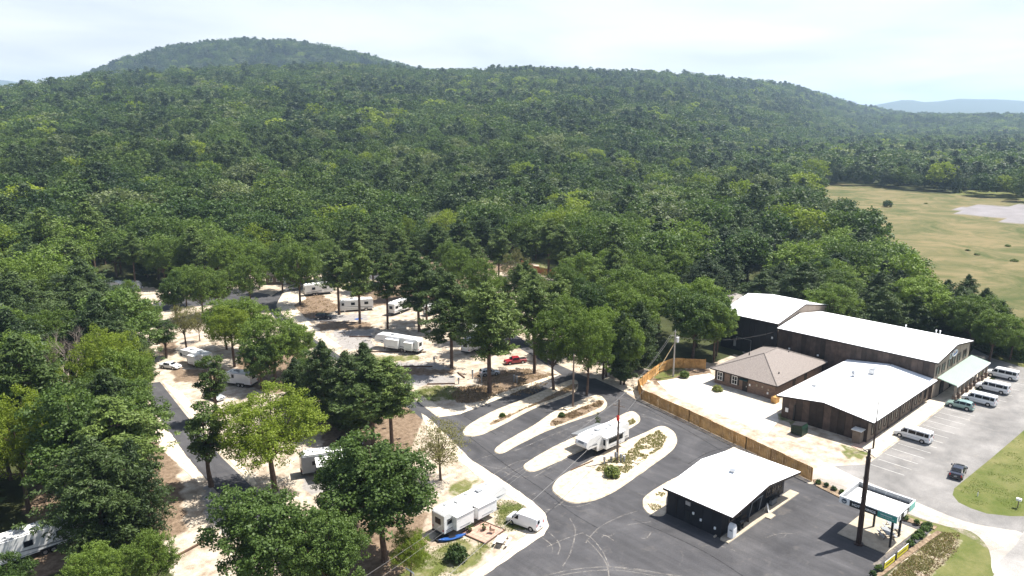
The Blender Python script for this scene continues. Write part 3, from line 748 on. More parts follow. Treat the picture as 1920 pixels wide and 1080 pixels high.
# small black shop with a white roof
shop = tag(empty('shop', (82, 46, 0)), 'small black metal shop with a low white gable roof by the forecourt', 'shop')
shop_o = shop.location.copy(); shop.location = (0,0,0)
core(shop, 73.9, 90.0, 42.6, 50.1, 3.35, M_BLACKWALL)
panels('wall_panel', M_BLACKWALL, shop, (73.9, 50.1), (0,-1), (-1,0), 7.9, lambda s: 3.45, 1.35)
gt = gable_top(16.1, 3.45, 4.55)
panels('wall_panel', M_BLACKWALL, shop, (73.9, 42.5), (1,0), (0,-1), 16.1, gt, 1.34)
panels('wall_panel', M_BLACKWALL, shop, (90.0, 50.1), (-1,0), (0,1), 16.1, gt, 1.34)
panels('wall_panel', M_BLACKWALL, shop, (90.0, 42.5), (0,1), (1,0), 7.6, lambda s: 3.45, 1.3)
gable_roof(shop, 73.5, 90.5, 40.6, 50.5, 3.5, 4.62, 'y')
for c in (76.6, 78.3, 85.6, 87.2, 88.6): window(shop, 'x', c, 42.5, -1, 1.0, 1.2, 2.3, fm=M_TAUPE)
d = MB().box(81.2, 82.6, 42.38, 42.49, 0.14, 2.3).build('door', M_GLASS, shop); MB().box(81.1, 82.7, 42.36, 42.47, 2.31, 2.42).build('frame', M_STEEL, d)
MB().tube([(80.7,42.3,0.14),(80.7,42.0,2.2),(81.3,41.6,2.75),(82.5,41.6,2.75),(83.1,42.0,2.2),(83.1,42.3,0.14)], 0.05).build('door_arch', M_GREY, shop)
MB().box(81.6, 82.15, 45.4, 45.95, 4.5, 4.98).box(81.5, 82.25, 45.3, 46.05, 4.98, 5.05).build('roof_vent', M_STEEL, shop)
MB().box(73.78, 73.88, 46.6, 47.3, 2.5, 3.0).build('wall_box', M_STEEL, shop)
for q, z in ((44.9, 1.15), (42.9, 0.9), (46.0, 1.6)): MB().box(73.74, 73.88, q, q+0.22, z, z+0.3).build('meter_box', M_WTRIM, shop)
MB().box(73.77, 73.88, 46.7, 47.1, 0.6, 1.7).build('electrical_box', M_BLACK, shop)
MB().tube([(73.8,48.6,0.1),(73.8,48.6,3.3)], 0.05).build('downpipe', M_BLACK, shop)
MB().box(73.4,76.2,42.7,42.9,0.05,0.2).build('kerb_stop', M_SLAB, shop)

# front building: brown panels, white roof
fb_ = tag(empty('office_building'), 'low brown panelled building with a broad white gable roof beside the parking bays', 'building')
core(fb_, 114.4, 141.1, 41.4, 55.6, 3.6, M_TRIMDK)
panels('wall_panel', M_DARKWALL, fb_, (114.4, 55.6), (0,-1), (-1,0), 14.2, gable_top(14.2, 3.75, 4.72), 1.18)
panels('wall_panel', M_TAUPE, fb_, (114.4, 41.4), (1,0), (0,-1), 26.6, lambda s: 3.72, 1.4)
panels('wall_panel', M_DARKWALL, fb_, (141.0, 55.6), (-1,0), (0,1), 26.6, lambda s: 3.72, 2.2)
gable_roof(fb_, 113.5, 141.18, 40.3, 56.3, 3.8, 4.82, 'x')
MB().box(113.6, 141.1, 48.22, 48.38, 4.92, 4.99).build('ridge_cap', M_STEEL, fb_)
for c in (116.3, 119.2, 121.2, 124.2, 126.0, 129.2, 131.4, 134.6, 136.6, 139.0):
    window(fb_, 'x', c, 41.4, -1, 0.7, 0.9, 2.7, fm=M_TRIMDK, mull=False)
for c in (117.7, 122.7, 127.6, 133.0): MB().box(c-0.3, c+0.3, 41.28, 41.38, 0.1, 2.9).build('shutter', M_TRIMDK, fb_)
MB().box(112.9, 114.3, 41.9, 43.1, 0, 1.9).box(112.8, 114.36, 41.8, 43.2, 2.0, 2.1).build('lean_to', M_TAUPE, fb_)
MB().box(112.7, 114.36, 41.7, 43.3, 2.12, 2.2).build('lean_to_roof', M_RVROOF, fb_)
MB().box(114.2, 114.34, 54.4, 54.9, 1.2, 1.9).build('meter_box', M_WTRIM, fb_)
MB().box(114.2, 114.34, 53.2, 53.5, 0.1, 2.8).build('downpipe', M_BLACK, fb_)
u = tag(empty('roof_vent', (130.2, 50.6, 4.65)), 'round turbine vent on the white roof beside the dark long wall', 'vent')
MB().tube([(0,0,0),(0,0,0.55)], 0.3, 10).build('pipe', M_STEEL, u); MB().tube([(0,0,0.55),(0,0,0.75),(0,0,1.05)], [0.35,0.5,0.2], 10).build('cap', M_STEEL, u)
u = tag(empty('air_conditioner', (133.2, 48.6, 4.85)), 'boxy grey rooftop cooling unit with a sheet metal duct', 'air conditioner')
MB().box(-0.5,0.5,-0.5,0.5,0,0.95).build('case', M_STEEL, u, bevel=0.04); MB().box(0.5,2.0,-0.35,0.35,0.72,0.95).build('duct', M_STEEL, u)
MB().tube([(0,0,0.95),(0,0,1.02)], 0.36, 10).build('fan_grille', M_GREY, u)
u = tag(empty('roof_vent', (121.5, 53.5, 4.2)), 'small square vent low on the white roof nearest the brick house', 'vent')
MB().box(-0.35,0.35,-0.35,0.35,-0.1,0.45).build('case', M_STEEL, u); MB().box(-0.45,0.45,-0.45,0.45,0.45,0.52).build('cap', M_WTRIM, u)

# long hall behind
mb_ = tag(empty('hall_building'), 'long dark brown hall with white roof and tan gable front above the green porch', 'building')
core(mb_, 141.3, 160.2, 41.0, 70.8, 6.9, M_TRIMDK)
panels('wall_panel', M_DARKWALL, mb_, (141.3, 70.8), (0,-1), (-1,0), 29.8, lambda s: 7.0, 1.0)
gtm = gable_top(18.9, 7.0, 8.3)
panels('wall_panel', M_TANWALL, mb_, (141.3, 41.0), (1,0), (0,-1), 18.9, gtm, 1.89, gap=0.015)
panels('wall_panel', M_DARKWALL, mb_, (160.2, 70.8), (-1,0), (0,1), 18.9, gtm, 1.89)
panels('wall_panel', M_DARKWALL, mb_, (160.2, 41.0), (0,1), (1,0), 29.8, lambda s: 7.0, 2.0)
gable_roof(mb_, 140.9, 160.6, 40.5, 71.0, 7.05, 8.4, 'y')
for c in (143.0, 145.8, 148.9, 151.3, 154.2, 157.6): window(mb_, 'x', c, 41.0, -1, 0.95, 4.45, 5.85, fm=M_TAUPE, shutters=M_TRIMDK, mull=False)
window(mb_, 'x', 149.2, 41.0, -1, 0.8, 6.1, 6.9, mull=False)
for c in (146.0, 151.5, 156.5): MB().box(c-0.9, c+0.9, 40.82, 40.96, 0.1, 2.4).build('door', M_GLASS, mb_)
for nn, e in ((52, 157.5), (46.5, 158), (45.8, 158)): MB().tube([(e, nn, 7.2),(e, nn, 8.5)], 0.09, 8).tube([(e, nn, 8.45),(e, nn, 8.6)], 0.15, 8).build('flue', M_WTRIM, mb_)
for nn in (62.0, 68.0, 46): MB().box(141.08, 141.26, nn, nn+0.3, 3.2, 3.5).build('wall_lamp', M_WTRIM, mb_)
s_ = tag(empty('oval_sign', (151.0, 40.9, 6.75)), 'blue and white oval sign high on the tan gable of the hall', 'sign')
def disc(cx, cz, rx, rz, y0, y1, n=20): return [(cx+rx*math.cos(2*math.pi*k/n), y0, cz+rz*math.sin(2*math.pi*k/n)) for k in range(n)]
MB().prism(disc(0,0,1.5,0.62,-0.02,0), (0,-0.10,0)).build('board', M_WTRIM, s_)
MB().prism([(-1.2,-0.13,-0.28),(-0.2,-0.13,-0.30),(0.7,-0.13,-0.1),(1.25,-0.13,0.18),(0.7,-0.13,0.28),(0.1,-0.13,0.05),(-0.7,-0.13,0.0)], (0,-0.03,0)).build('swoosh', M_BLUE, s_)
MB().prism([(-0.9,-0.13,0.22),(-0.3,-0.13,0.18),(-0.2,-0.13,0.42),(-0.6,-0.13,0.45)], (0,-0.03,0)).build('sun_emblem', mat('orange_print',(0.6,0.25,0.05)), s_)
# porch
pr_ = tag(empty('porch'), 'pale green metal porch roof on tan columns along the hall front', 'porch')
pts = [(142.9,40.9,3.75),(162.0,40.9,3.75),(162.0,37.6,3.05),(142.9,37.6,3.05)]
MB().prism(pts, (0,0,0.1)).build('roof', M_GREEN, pr_)
b = MB()
for k in range(33):
    e = 143.0+k*0.59; b.prism([(e,40.88,3.87),(e+0.05,40.88,3.87),(e+0.05,37.62,3.17),(e,37.62,3.17)], (0,0,0.035))
tag(b.build('seam', M_GREEN, pr_), kind='stuff')
MB().box(142.88,162.02,37.5,37.6,2.85,3.12).build('beam', M_WTRIM, pr_)
for k in range(9):
    e = 143.4+k*2.27
    MB().prism([(e-0.3,37.9-0.3,0.02),(e+0.3,37.9-0.3,0.02),(e+0.3,37.9+0.3,0.02),(e-0.3,37.9+0.3,0.02)], (0,0,1.1)).build('pier', M_BRICK, pr_)
    MB().prism([(e-0.17,37.9-0.17,1.1),(e+0.17,37.9-0.17,1.1),(e+0.17,37.9+0.17,1.1),(e-0.17,37.9+0.17,1.1)], (0,0,1.85)).build('column', M_TANWALL, pr_)
sheet('porch_floor', [(142.6,37.2),(162.5,37.2),(162.5,40.8),(142.6,40.8)], 0.0, M_CONC, thick=0.1, slope=0.02)
u = tag(empty('gas_tank', (163.6, 40.6, 0)), 'small white gas tank at the far end of the green porch', 'tank')
MB().tube([(0,-0.9,0.75),(0,-0.75,0.75),(0,0.75,0.75),(0,0.9,0.75)], [0.1,0.45,0.45,0.1], 12).build('tank_body', M_WTRIM, u); MB().box(-0.3,0.3,-0.6,-0.45,0,0.4).box(-0.3,0.3,0.45,0.6,0,0.4).build('foot', M_GREY, u)

# rear hall
rb_ = tag(empty('rear_building'), 'black walled rear hall with a wide white roof next to the woods', 'building')
core(rb_, 141.9, 164.3, 71.3, 84.4, 7.6, M_TRIMDK)
panels('wall_panel', M_BLACKWALL, rb_, (141.9, 84.4), (0,-1), (-1,0), 13.1, lambda s: 7.7, 1.3)
gtr = gable_top(22.4, 7.7, 9.9)
panels('wall_panel', M_TANWALL, rb_, (141.9, 71.3), (1,0), (0,-1), 22.4, gtr, 1.9)
panels('wall_panel', M_BLACKWALL, rb_, (164.3, 84.4), (-1,0), (0,1), 22.4, gtr, 1.9)
panels('wall_panel', M_BLACKWALL, rb_, (164.3, 71.3), (0,1), (1,0), 13.1, lambda s: 7.7, 1.9)
gable_roof(rb_, 141.4, 164.8, 71.1, 84.8, 7.8, 10.0, 'y')
MB().box(141.66,141.88,80.6,81.1,0.9,2.2).build('electrical_box', M_GREY, rb_); MB().tube([(141.7,80.5,2.2),(141.7,80.5,3.0),(141.7,77.0,3.0),(141.7,77.0,0.1)], 0.05).build('conduit', M_STEEL, rb_)
MB().box(141.66,141.88,72.2,72.5,4.4,4.8).build('wall_lamp', M_WTRIM, rb_)

# brick house
hs = tag(empty('brick_house'), 'brown brick house with a taupe hipped shingle roof and dark shutters', 'house')
MB().box(120.5,138.9,60.1,72.4,0,3.0).build('wall', M_BRICK, hs)
E0, E1, N0, N1 = 119.8, 139.6, 59.4, 73.1; zr = 5.9; ze = 3.0; mN = (N0+N1)/2; hw = (N1-N0)/2
A_, B_, C_, D_ = (E0,N0,ze),(E1,N0,ze),(E1,N1,ze),(E0,N1,ze); P_, Q_ = (E0+hw+0.6,mN,zr),(E1-hw-0.6,mN,zr)
b = MB(); i = len(b.v); b.v += [A_,B_,C_,D_,P_,Q_]; b.f += [(0,1,5,4),(1,2,5),(2,3,4,5),(3,0,4),(0,3,2,1)]
b.build('roof', M_SHINGLE, hs)
b = MB()
for p, q in ((A_,P_),(D_,P_),(B_,Q_),(C_,Q_),(P_,Q_)): b.tube([(p[0],p[1],p[2]+0.03),(q[0],q[1],q[2]+0.03)], 0.10, 5)
b.build('ridge_cap', M_SHINGLE, hs)
MB().box(E0-0.02,E0+0.12,N0,N1,ze-0.2,ze-0.005).box(E1-0.12,E1+0.02,N0,N1,ze-0.2,ze-0.005).box(E0+0.12,E1-0.12,N0-0.02,N0+0.12,ze-0.2,ze-0.005).box(E0+0.12,E1-0.12,N1-0.12,N1+0.02,ze-0.2,ze-0.005).build('fascia', M_TRIMDK, hs)
for c in (71.3, 68.2): window(hs, 'y', c, 120.5, -1, 0.95, 0.95, 2.4, shutters=M_TRIMDK)
d = MB().box(120.36,120.48,65.5,66.5,0.1,2.25).build('door', M_TRIMDK, hs); MB().box(120.3,120.36,65.6,65.7,1.0,1.2).build('handle', M_STEEL, d)
MB().prism([(119.6,65.2,2.35),(120.48,65.2,2.75),(120.48,66.9,2.75),(119.6,66.9,2.35)], (0,0,0.06)).build('door_canopy', mat('dark_green_canvas',(0.02,0.05,0.045)), hs)
for c, z, m in ((64.9,1.4,M_WTRIM),(63.5,1.7,M_SLAB),(62.4,1.7,M_SLAB),(61.2,1.5,M_SLAB),(61.3,0.8,M_WTRIM)): MB().box(120.36,120.49,c,c+0.28,z,z+0.38).build('wall_box', m, hs)
for c in (127.5, 132.0): window(hs, 'x', c, 60.1, -1, 0.7, 1.1, 2.4, fm=M_TRIMDK)
for x, y, z in ((133.5,64.5,5.1),(128.5,70.0,4.6),(124.0,61.4,3.9)): MB().tube([(x,y,z-0.4),(x,y,z+0.3)], 0.1, 6).build('vent_pipe', M_BLACK, hs)
sheet('house_walk', pp((1335,716),(1345,713),(1465,757),(1475,765),(1462,772),(1400,750)), 0.0, M_CONC, thick=0.06, slope=0.03)
MB2 = tag(MB().box(118.9,120.2,59.0,59.95,0,1.2).build('wooden_box', M_WOOD), 'yellowish wooden bin store in the gap beside the brick house corner', 'bin store')

# ------------------------------------------------------------------ fences
def fence(label, pts, h, m, group=None):
    f = tag(empty('plank_fence'), label, 'fence', group)
    rng = random.Random(len(pts)*7+int(h*10))
    for a, b_ in zip(pts[:-1], pts[1:]):
        a, b_ = Vector(a), Vector(b_); n = max(1, round((b_-a).length/2.4)); d = (b_-a)/n; u_ = d.normalized(); q = Vector((-u_.y, u_.x))
        for k in range(n):
            p = a + d*k; ln = d.length; bd = MB(); np_ = 15; wd = ln/np_
            hh = h + rng.uniform(-0.06, 0.06)
            for j in range(np_):
                s0 = p + u_*(j*wd+0.008); s1 = p + u_*((j+1)*wd-0.008); off = q*(0.012*(j % 2)+rng.uniform(0,0.012))
                zt = hh + rng.uniform(-0.02, 0.02)
                bd.prism([(*(s0+off), 0.03), (*(s1+off), 0.03), (*(s1+off), zt), (*(s0+off), zt)], (q.x*0.022, q.y*0.022, 0))
            for z in (0.4, h-0.4):
                bd.prism([(*(p-q*0.06), z), (*(p+d-q*0.06), z), (*(p+d-q*0.06), z+0.09), (*(p-q*0.06), z+0.09)], (q.x*0.05, q.y*0.05, 0))
            bd.build('fence_panel', m, f)
            MB().box(p.x-0.06, p.x+0.06, p.y-0.06, p.y+0.06, 0, h+0.02).build('post', m, f)
        MB().box(b_.x-0.06, b_.x+0.06, b_.y-0.06, b_.y+0.06, 0, h+0.02).build('post', m, f)
    return f
fence('long golden brown plank fence running from the trees to the shop roof', [at(1196,732), (103.2,76.5), (101.0,65.0), (98.4,53.0), (95.9,41.4)], 2.1, M_WOOD)
fence('orange plank fence in the shade behind the grey utility pole', [at(1196,732), at(1236,700), at(1262,690), at(1322,692)], 2.1, M_WOOD)
fence('weathered red plank fence at the back of the campground among the trees', [at(978,500), at(1000,510), at(1022,516), at(1056,523)], 2.2, M_REDWOOD)

# ------------------------------------------------------------------ sign canopy and pole
cn = tag(empty('sign_canopy'), 'open topped white sign canopy on black posts with lettered sides', 'canopy')
x0, x1, y0, y1, zb, zt = 85.0, 90.5, 26.45, 33.1, 4.35, 5.15
MB().box(x0+0.1,x1-0.1,y0+0.1,y1-0.1,4.45,4.55).build('roof_deck', M_WTRIM, cn)
f = MB(); f.box(x0,x0+0.08,y0,y1,zb,zt).box(x1-0.08,x1,y0,y1,zb,zt).box(x0+0.08,x1-0.08,y0,y0+0.08,zb,zt).box(x0+0.08,x1-0.08,y1-0.08,y1,zb,zt); f.build('fascia', M_WTRIM, cn)
f = MB(); f.box(x0-0.03,x0+0.12,y0-0.03,y1+0.03,zt+0.001,zt+0.06).box(x1-0.12,x1+0.03,y0-0.03,y1+0.03,zt+0.001,zt+0.06).box(x0+0.12,x1-0.12,y0-0.03,y0+0.12,zt+0.001,zt+0.06).box(x0+0.12,x1-0.12,y1-0.12,y1+0.03,zt+0.001,zt+0.06); f.build('rim', M_WTRIM, cn)
for k in range(3):
    yy = y0+1.5+k*1.8; MB().box(x0+0.1,x1-0.1,yy-0.04,yy+0.04,4.552,4.64).build('roof_rib', M_GREY, cn)
for k in range(5):
    yy = y0+0.5+k*1.4; MB().tube([(x1-0.12,yy,4.56),(x1-0.12,yy,5.12)], 0.05, 6).build('strut', M_WTRIM, cn)
MB().box(x1-0.16,x1-0.085,y0+0.1,y1-0.1,4.56,5.05).box(x0+0.5,x1-0.2,y1-0.16,y1-0.085,4.56,5.05).build('back_lining', M_GREY, cn)
MB().box(x0+0.3,x0+0.42,y0+0.2,y1-0.2,4.556,4.66).box(x1-0.42,x1-0.3,y0+0.2,y1-0.2,4.556,4.66).build('beam', M_BLACK, cn)
for (px_, py_) in ((86.7,30.9),(90.0,30.6),(90.0,27.6),(86.7,27.4)): MB().box(px_-0.11,px_+0.11,py_-0.11,py_+0.11,0.1,4.4).build('post', M_BLACK, cn)
bp_ = MB().box(x0-0.05,x0-0.004,28.62,31.85,zb-0.02,zt-0.09).build('black_sign_panel', M_BLACK, cn)
tp_ = MB().box(x0-0.05,x0-0.004,26.45,28.60,zb-0.06,zt-0.09).build('teal_sign_panel', M_TEAL, cn)
lg = MB().prism([(x0-0.05, 32.5+0.27*math.cos(2*math.pi*k/20), 4.72+0.27*math.sin(2*math.pi*k/20)) for k in range(20)], (0.046,0,0)).build('round_logo', mat('navy_print',(0.03,0.05,0.08)), cn)
MB().tube([(x0-0.055, 32.5+0.30*math.cos(2*math.pi*k/20), 4.72+0.30*math.sin(2*math.pi*k/20)) for k in range(21)], 0.02, 4).build('logo_ring', M_GREY, lg)
MB().box(x0-0.062,x0-0.052,32.3,32.7,4.68,4.74).box(x0-0.062,x0-0.052,32.38,32.62,4.58,4.62).build('logo_bar', M_WTRIM, lg)
def text(body, size, loc, rot, m, parent, name='lettering', ext=0.012, sx_=1.0):
    c = bpy.data.curves.new(name, 'FONT'); c.body = body; c.size = size; c.extrude = ext; c.materials.append(m); c.align_x = 'CENTER'; c.align_y = 'CENTER'; c.offset = 0.006
    tmp = bpy.data.objects.new('tmp', c); COL.objects.link(tmp); dg = bpy.context.evaluated_depsgraph_get(); dg.update()
    me = bpy.data.meshes.new_from_object(tmp.evaluated_get(dg)); bpy.data.objects.remove(tmp); me.materials.clear(); me.materials.append(m)
    o = link(name, me, parent, loc); o.rotation_euler = rot; o.scale = (sx_,1,1); return o
text('HOT SPRINGS', 0.44, (x0-0.065, 30.2, 4.68), (R(90),0,R(-90)), M_WTRIM, bp_, sx_=1.0)
for (a, c, z, h_) in ((27.0,28.3,4.80,0.13),(26.75,27.15,4.55,0.07),(27.3,27.75,4.55,0.07),(27.9,28.25,4.56,0.07)):
    q = a
    while q < c:
        ln = 0.09; MB().box(x0-0.062,x0-0.052,q,min(q+ln,c),z-h_/2,z+h_/2).build('letter', M_LAMP, tp_); q += ln+0.05
MB().box(88.8,90.45,y0-0.05,y0-0.004,zb-0.05,zt-0.08).build('teal_sign_panel', mat('pale_teal_panel',(0.22,0.48,0.42)), cn)
MB().box(86.2,88.5,y0-0.03,y0-0.004,zb+0.03,zt-0.12).build('black_sign_panel', M_BLACK, cn)
MB().box(86.9,87.9,y0-0.06,y0-0.032,zb+0.1,zt-0.2).build('white_sign_panel', M_WTRIM, cn)
MB().prism([(85.55+0.13*math.cos(2*math.pi*k/14), y0-0.03, 4.72+0.27*math.sin(2*math.pi*k/14)) for k in range(14)], (0,0.026,0)).build('oval_logo', mat('navy_print',(0.03,0.05,0.08)), cn)

pe = at(1614, 1014)
tpole = tag(empty('tall_sign_pole', (pe[0]-0.9, pe[1]-0.1, 0)), 'very tall dark brown stepped steel pole in front of the sign canopy', 'pole')
MB().tube([(0,0,0),(0,0,0.15)], 0.55, 12).build('base_plate', M_RUST, tpole)
MB().tube([(0,0,0.1),(0,0,4.0)], 0.31, 12).tube([(0,0,4.0),(0,0,8.6)], 0.28, 12).build('shaft', M_RUST, tpole)
MB().tube([(0,0,8.6),(0,0,11.2)], 0.26, 12).build('upper_shaft', M_RUST, tpole)
MB().tube([(0,0,11.2),(0,0,12.2)], 0.17, 10).build('neck', M_RUST, tpole)
MB().tube([(0,0,8.5),(0,0,8.65)], 0.31, 12).tube([(0,0,11.1),(0,0,11.25)], 0.30, 12).build('collar', M_RUST, tpole)
# slim mast: a separate pole further back by the office building corner
me_ = at(1637, 842)
mast = tag(empty('slim_mast', (me_[0], me_[1], 0)), 'thin brown mast standing at the edge of the parking lot by the office corner', 'mast')
MB().tube([(0,0,0),(0,0,3.6)], 0.14, 8).build('shaft', M_RUST, mast); MB().tube([(0,0,3.6),(0,0,8.3)], [0.10,0.06], 8).build('upper_shaft', M_RUST, mast)

# ------------------------------------------------------------------ vehicles
SC = 0.92
def loft(st, ycap=True):
    b = MB(); n = len(st[0][1])
    for x, prof in st:
        for (y, z) in prof: b.v.append((x, y, z))
        for (y, z) in prof[::-1]: b.v.append((x, -y, z))
    m2 = 2*n
    for k in range(len(st)-1):
        for j in range(m2):
            a = k*m2+j; c = k*m2+(j+1) % m2
            b.f.append((a, c, c+m2, a+m2))
    b.f.append(tuple(range(m2))[::-1]); b.f.append(tuple((len(st)-1)*m2+j for j in range(m2)))
    return b
def panel4(b, p, th):
    p = [Vector(q) for q in p]; n = (p[1]-p[0]).cross(p[2]-p[0]).normalized()*th
    b.prism([tuple(q) for q in p], tuple(n)); return b
def wheel(root, x, y, r, w_=0.24):
    s = 1 if y > 0 else -1
    o = MB().tube([(x, y-w_/2*s, r),(x, y+w_/2*s, r)], r, 14).build('wheel', M_TYRE, root)
    MB().tube([(x, y+w_/2*s-0.02*s, r),(x, y+w_/2*s+0.015*s, r)], r*0.6, 10).build('rim', M_RIM, o)
    return o
def vehicle(kind, name, paint):
    r = empty(name)
    if kind == 'van':
        Ln, W, H, bz, belt, wb = 5.7, 1.0, 2.1, 0.32, 1.22, (1.85, -1.75); wr = 0.37
        st = []
        def pr(zr, zb, yr, hood=False): 
            zr_ = zr
            return [(W*0.90, bz), (W, bz+0.25), (W*0.985, min(zb, zr_-0.06)), (yr, zr_-0.05), (yr*0.8, zr_)]
        st = [(-2.85, pr(2.0, belt, 0.80)), (-2.78, pr(2.09, belt, 0.84)), (-1.0, pr(2.14, belt, 0.86)), (0.95, pr(2.12, belt, 0.86)), (1.25, pr(2.02, belt, 0.84)), (1.85, pr(1.32, 1.2, 0.86)), (2.1, pr(1.22, 1.1, 0.9)), (2.7, pr(1.08, 0.98, 0.86)), (2.83, pr(0.95, 0.85, 0.80))]
        wins = [(0.72, 1.48, 1.30), (-0.62, 0.55, 0.55), (-1.92, -0.70, -0.70), (-2.66, -2.0, -2.0)]
        wz = (1.28, 1.86); yb, yt = 0.985, 0.885
        ws = [(1.80, 0.78, 1.36), (1.80, -0.78, 1.36), (1.29, -0.72, 1.98), (1.29, 0.72, 1.98)]
        rear = [(-2.84, 0.62, 1.32), (-2.84, 0.08, 1.32), (-2.81, 0.08, 1.85), (-2.81, 0.60, 1.85)]
        rear2 = [(x, -y, z) for x, y, z in rear]; hl = (2.80, 0.72, 0.86)
    elif kind == 'cargo':
        Ln, W, bz, belt, wb = 4.6, 0.93, 0.3, 1.1, (1.5, -1.45); wr = 0.33
        pr = lambda zr, zb, yr: [(W*0.92, bz), (W, bz+0.25), (W*0.985, min(zb, zr-0.06)), (yr, zr-0.05), (yr*0.8, zr)]
        st = [(-2.3, pr(1.78, belt, 0.74)), (-2.22, pr(1.86, belt, 0.78)), (-0.6, pr(1.92, belt, 0.80)), (0.5, pr(1.88, belt, 0.79)), (0.85, pr(1.76, belt, 0.76)), (1.55, pr(1.16, 1.06, 0.80)), (2.15, pr(0.98, 0.88, 0.78)), (2.3, pr(0.8, 0.7, 0.70))]
        wins = [(0.45, 1.15, 0.9)]; wz = (1.14, 1.62); yb, yt = 0.925, 0.83
        ws = [(1.50, 0.72, 1.20), (1.50, -0.72, 1.20), (0.90, -0.64, 1.73), (0.90, 0.64, 1.73)]
        rear = [(-2.31, 0.66, 1.15), (-2.31, 0.20, 1.15), (-2.275, 0.20, 1.55), (-2.275, 0.62, 1.55)]; rear2 = None; hl = (2.26, 0.62, 0.72)
    elif kind in ('sedan', 'suv'):
        su = kind == 'suv'; hh = 1.68 if su else 1.45; W = 0.93 if su else 0.90; bz = 0.28; belt = 1.02 if su else 0.92; wb = (1.4, -1.35); wr = 0.36 if su else 0.33
        pr = lambda zr, zb, yr: [(W*0.9, bz), (W, bz+0.25), (W*0.97, min(zb, zr-0.06)), (yr, zr-0.05), (yr*0.75, zr)]
        if su: st = [(-2.3, pr(0.98, 0.9, 0.8)), (-2.22, pr(1.25, belt, 0.78)), (-1.9, pr(1.58, belt, 0.70)), (-1.2, pr(1.68, belt, 0.70)), (0.1, pr(1.66, belt, 0.69)), (0.45, pr(1.55, belt, 0.68)), (1.1, pr(1.1, 1.0, 0.78)), (2.05, pr(0.95, 0.86, 0.74)), (2.25, pr(0.75, 0.66, 0.66))]
        else: st = [(-2.3, pr(0.88, 0.8, 0.72)), (-2.2, pr(1.0, 0.88, 0.76)), (-1.55, pr(1.06, 0.92, 0.76)), (-0.95, pr(1.40, belt, 0.64)), (0.1, pr(1.44, belt, 0.64)), (0.4, pr(1.38, belt, 0.63)), (1.1, pr(1.0, 0.92, 0.76)), (2.05, pr(0.86, 0.78, 0.72)), (2.3, pr(0.66, 0.58, 0.62))]
        zt_ = 1.52 if su else 1.32
        wins = [(0.0, 0.72, 0.25), (-1.05, -0.08, -0.08)] + ([(-1.85, -1.15, -1.15)] if su else []); wz = (belt+0.06, zt_); yb, yt = W*0.965, 0.73 if su else 0.68
        ws = [(1.05, 0.68, belt+0.12), (1.05, -0.68, belt+0.12), (0.47, -0.58, hh-0.13), (0.47, 0.58, hh-0.13)]
        rear = [(-2.24, 0.62, 1.22), (-2.24, -0.62, 1.22), (-1.95, -0.56, 1.54), (-1.95, 0.56, 1.54)] if su else [(-1.55, 0.62, 1.09), (-1.55, -0.62, 1.09), (-1.0, -0.54, 1.37), (-1.0, 0.54, 1.37)]
        rear2 = None; hl = (2.24, 0.60, 0.66)
    else:  # pickup
        W = 0.98; bz = 0.4; belt = 1.12; wb = (1.75, -1.75); wr = 0.4
        pr = lambda zr, zb, yr: [(W*0.9, bz), (W, bz+0.25), (W*0.98, min(zb, zr-0.06)), (yr, zr-0.05), (yr*0.8, zr)]
        st = [(-2.85, pr(1.14, 1.05, 0.9)), (-1.0, pr(1.16, 1.06, 0.9)), (-0.98, pr(1.2, 1.08, 0.88)), (-0.85, pr(1.82, belt, 0.74)), (0.55, pr(1.86, belt, 0.74)), (0.85, pr(1.74, belt, 0.72)), (1.4, pr(1.22, 1.1, 0.84)), (2.7, pr(1.08, 0.98, 0.84)), (2.85, pr(0.9, 0.8, 0.78))]
        wins = [(0.05, 1.05, 0.6), (-0.78, -0.04, -0.04)]; wz = (1.22, 1.68); yb, yt = 0.965, 0.80
        ws = [(1.36, 0.76, 1.26), (1.36, -0.76, 1.26), (0.88, -0.66, 1.72), (0.88, 0.66, 1.72)]
        rear = [(-0.99, 0.6, 1.28), (-0.99, -0.6, 1.28), (-0.87, -0.56, 1.7), (-0.87, 0.56, 1.7)]; rear2 = None; hl = (2.8, 0.72, 0.85)
    bd = loft(st).build('body', paint, r, bevel=0.0)
    for p in bd.data.polygons: p.use_smooth = False
    for (xa, xb, xt) in wins:
        for s in (1, -1):
            xtop = xb if xt == xa or xt == xb else xt
            b = MB(); e = 0.012
            q = [(xa, s*(yb+e), wz[0]), (xb, s*(yb+e), wz[0]), (xtop if xt not in (xa,) else xb, s*(yt+e), wz[1]), (xa, s*(yt+e), wz[1])]
            if s < 0: q = [q[1], q[0], q[3], q[2]]
            panel4(b, q, -0.02).build('side_window', M_GLASS, r)
    off = lambda q, d: [(x+d, y, z+0.015) for x, y, z in q]
    panel4(MB(), off(ws, 0.03), 0.02).build('windshield', M_GLASS, r)
    panel4(MB(), off(rear, -0.03), 0.02).build('rear_window', M_GLASS, r)
    if rear2: panel4(MB(), off(rear2, -0.03), 0.02).build('rear_window', M_GLASS, r)
    for x in wb:
        for s in (1, -1):
            wheel(r, x, s*(W-0.11), wr)
    # wheel arches
    for x in wb:
        for s in (1, -1):
            MB().tube([(x, s*(W-0.03), wr+0.02), (x, s*(W+0.004), wr+0.02)], wr*1.18, 14).build('wheel_arch', M_BLACK, r)
    f_ = st[-1][0]; b_ = st[0][0]
    MB().box(f_-0.05, f_+0.10, -W*0.9, W*0.9, bz+0.02, bz+0.26).build('front_bumper', M_GREY if kind == 'van' else paint, r, bevel=0.03)
    MB().box(b_-0.10, b_+0.05, -W*0.9, W*0.9, bz+0.02, bz+0.26).build('rear_bumper', M_GREY if kind in ('van', 'pickup') else paint, r, bevel=0.03)
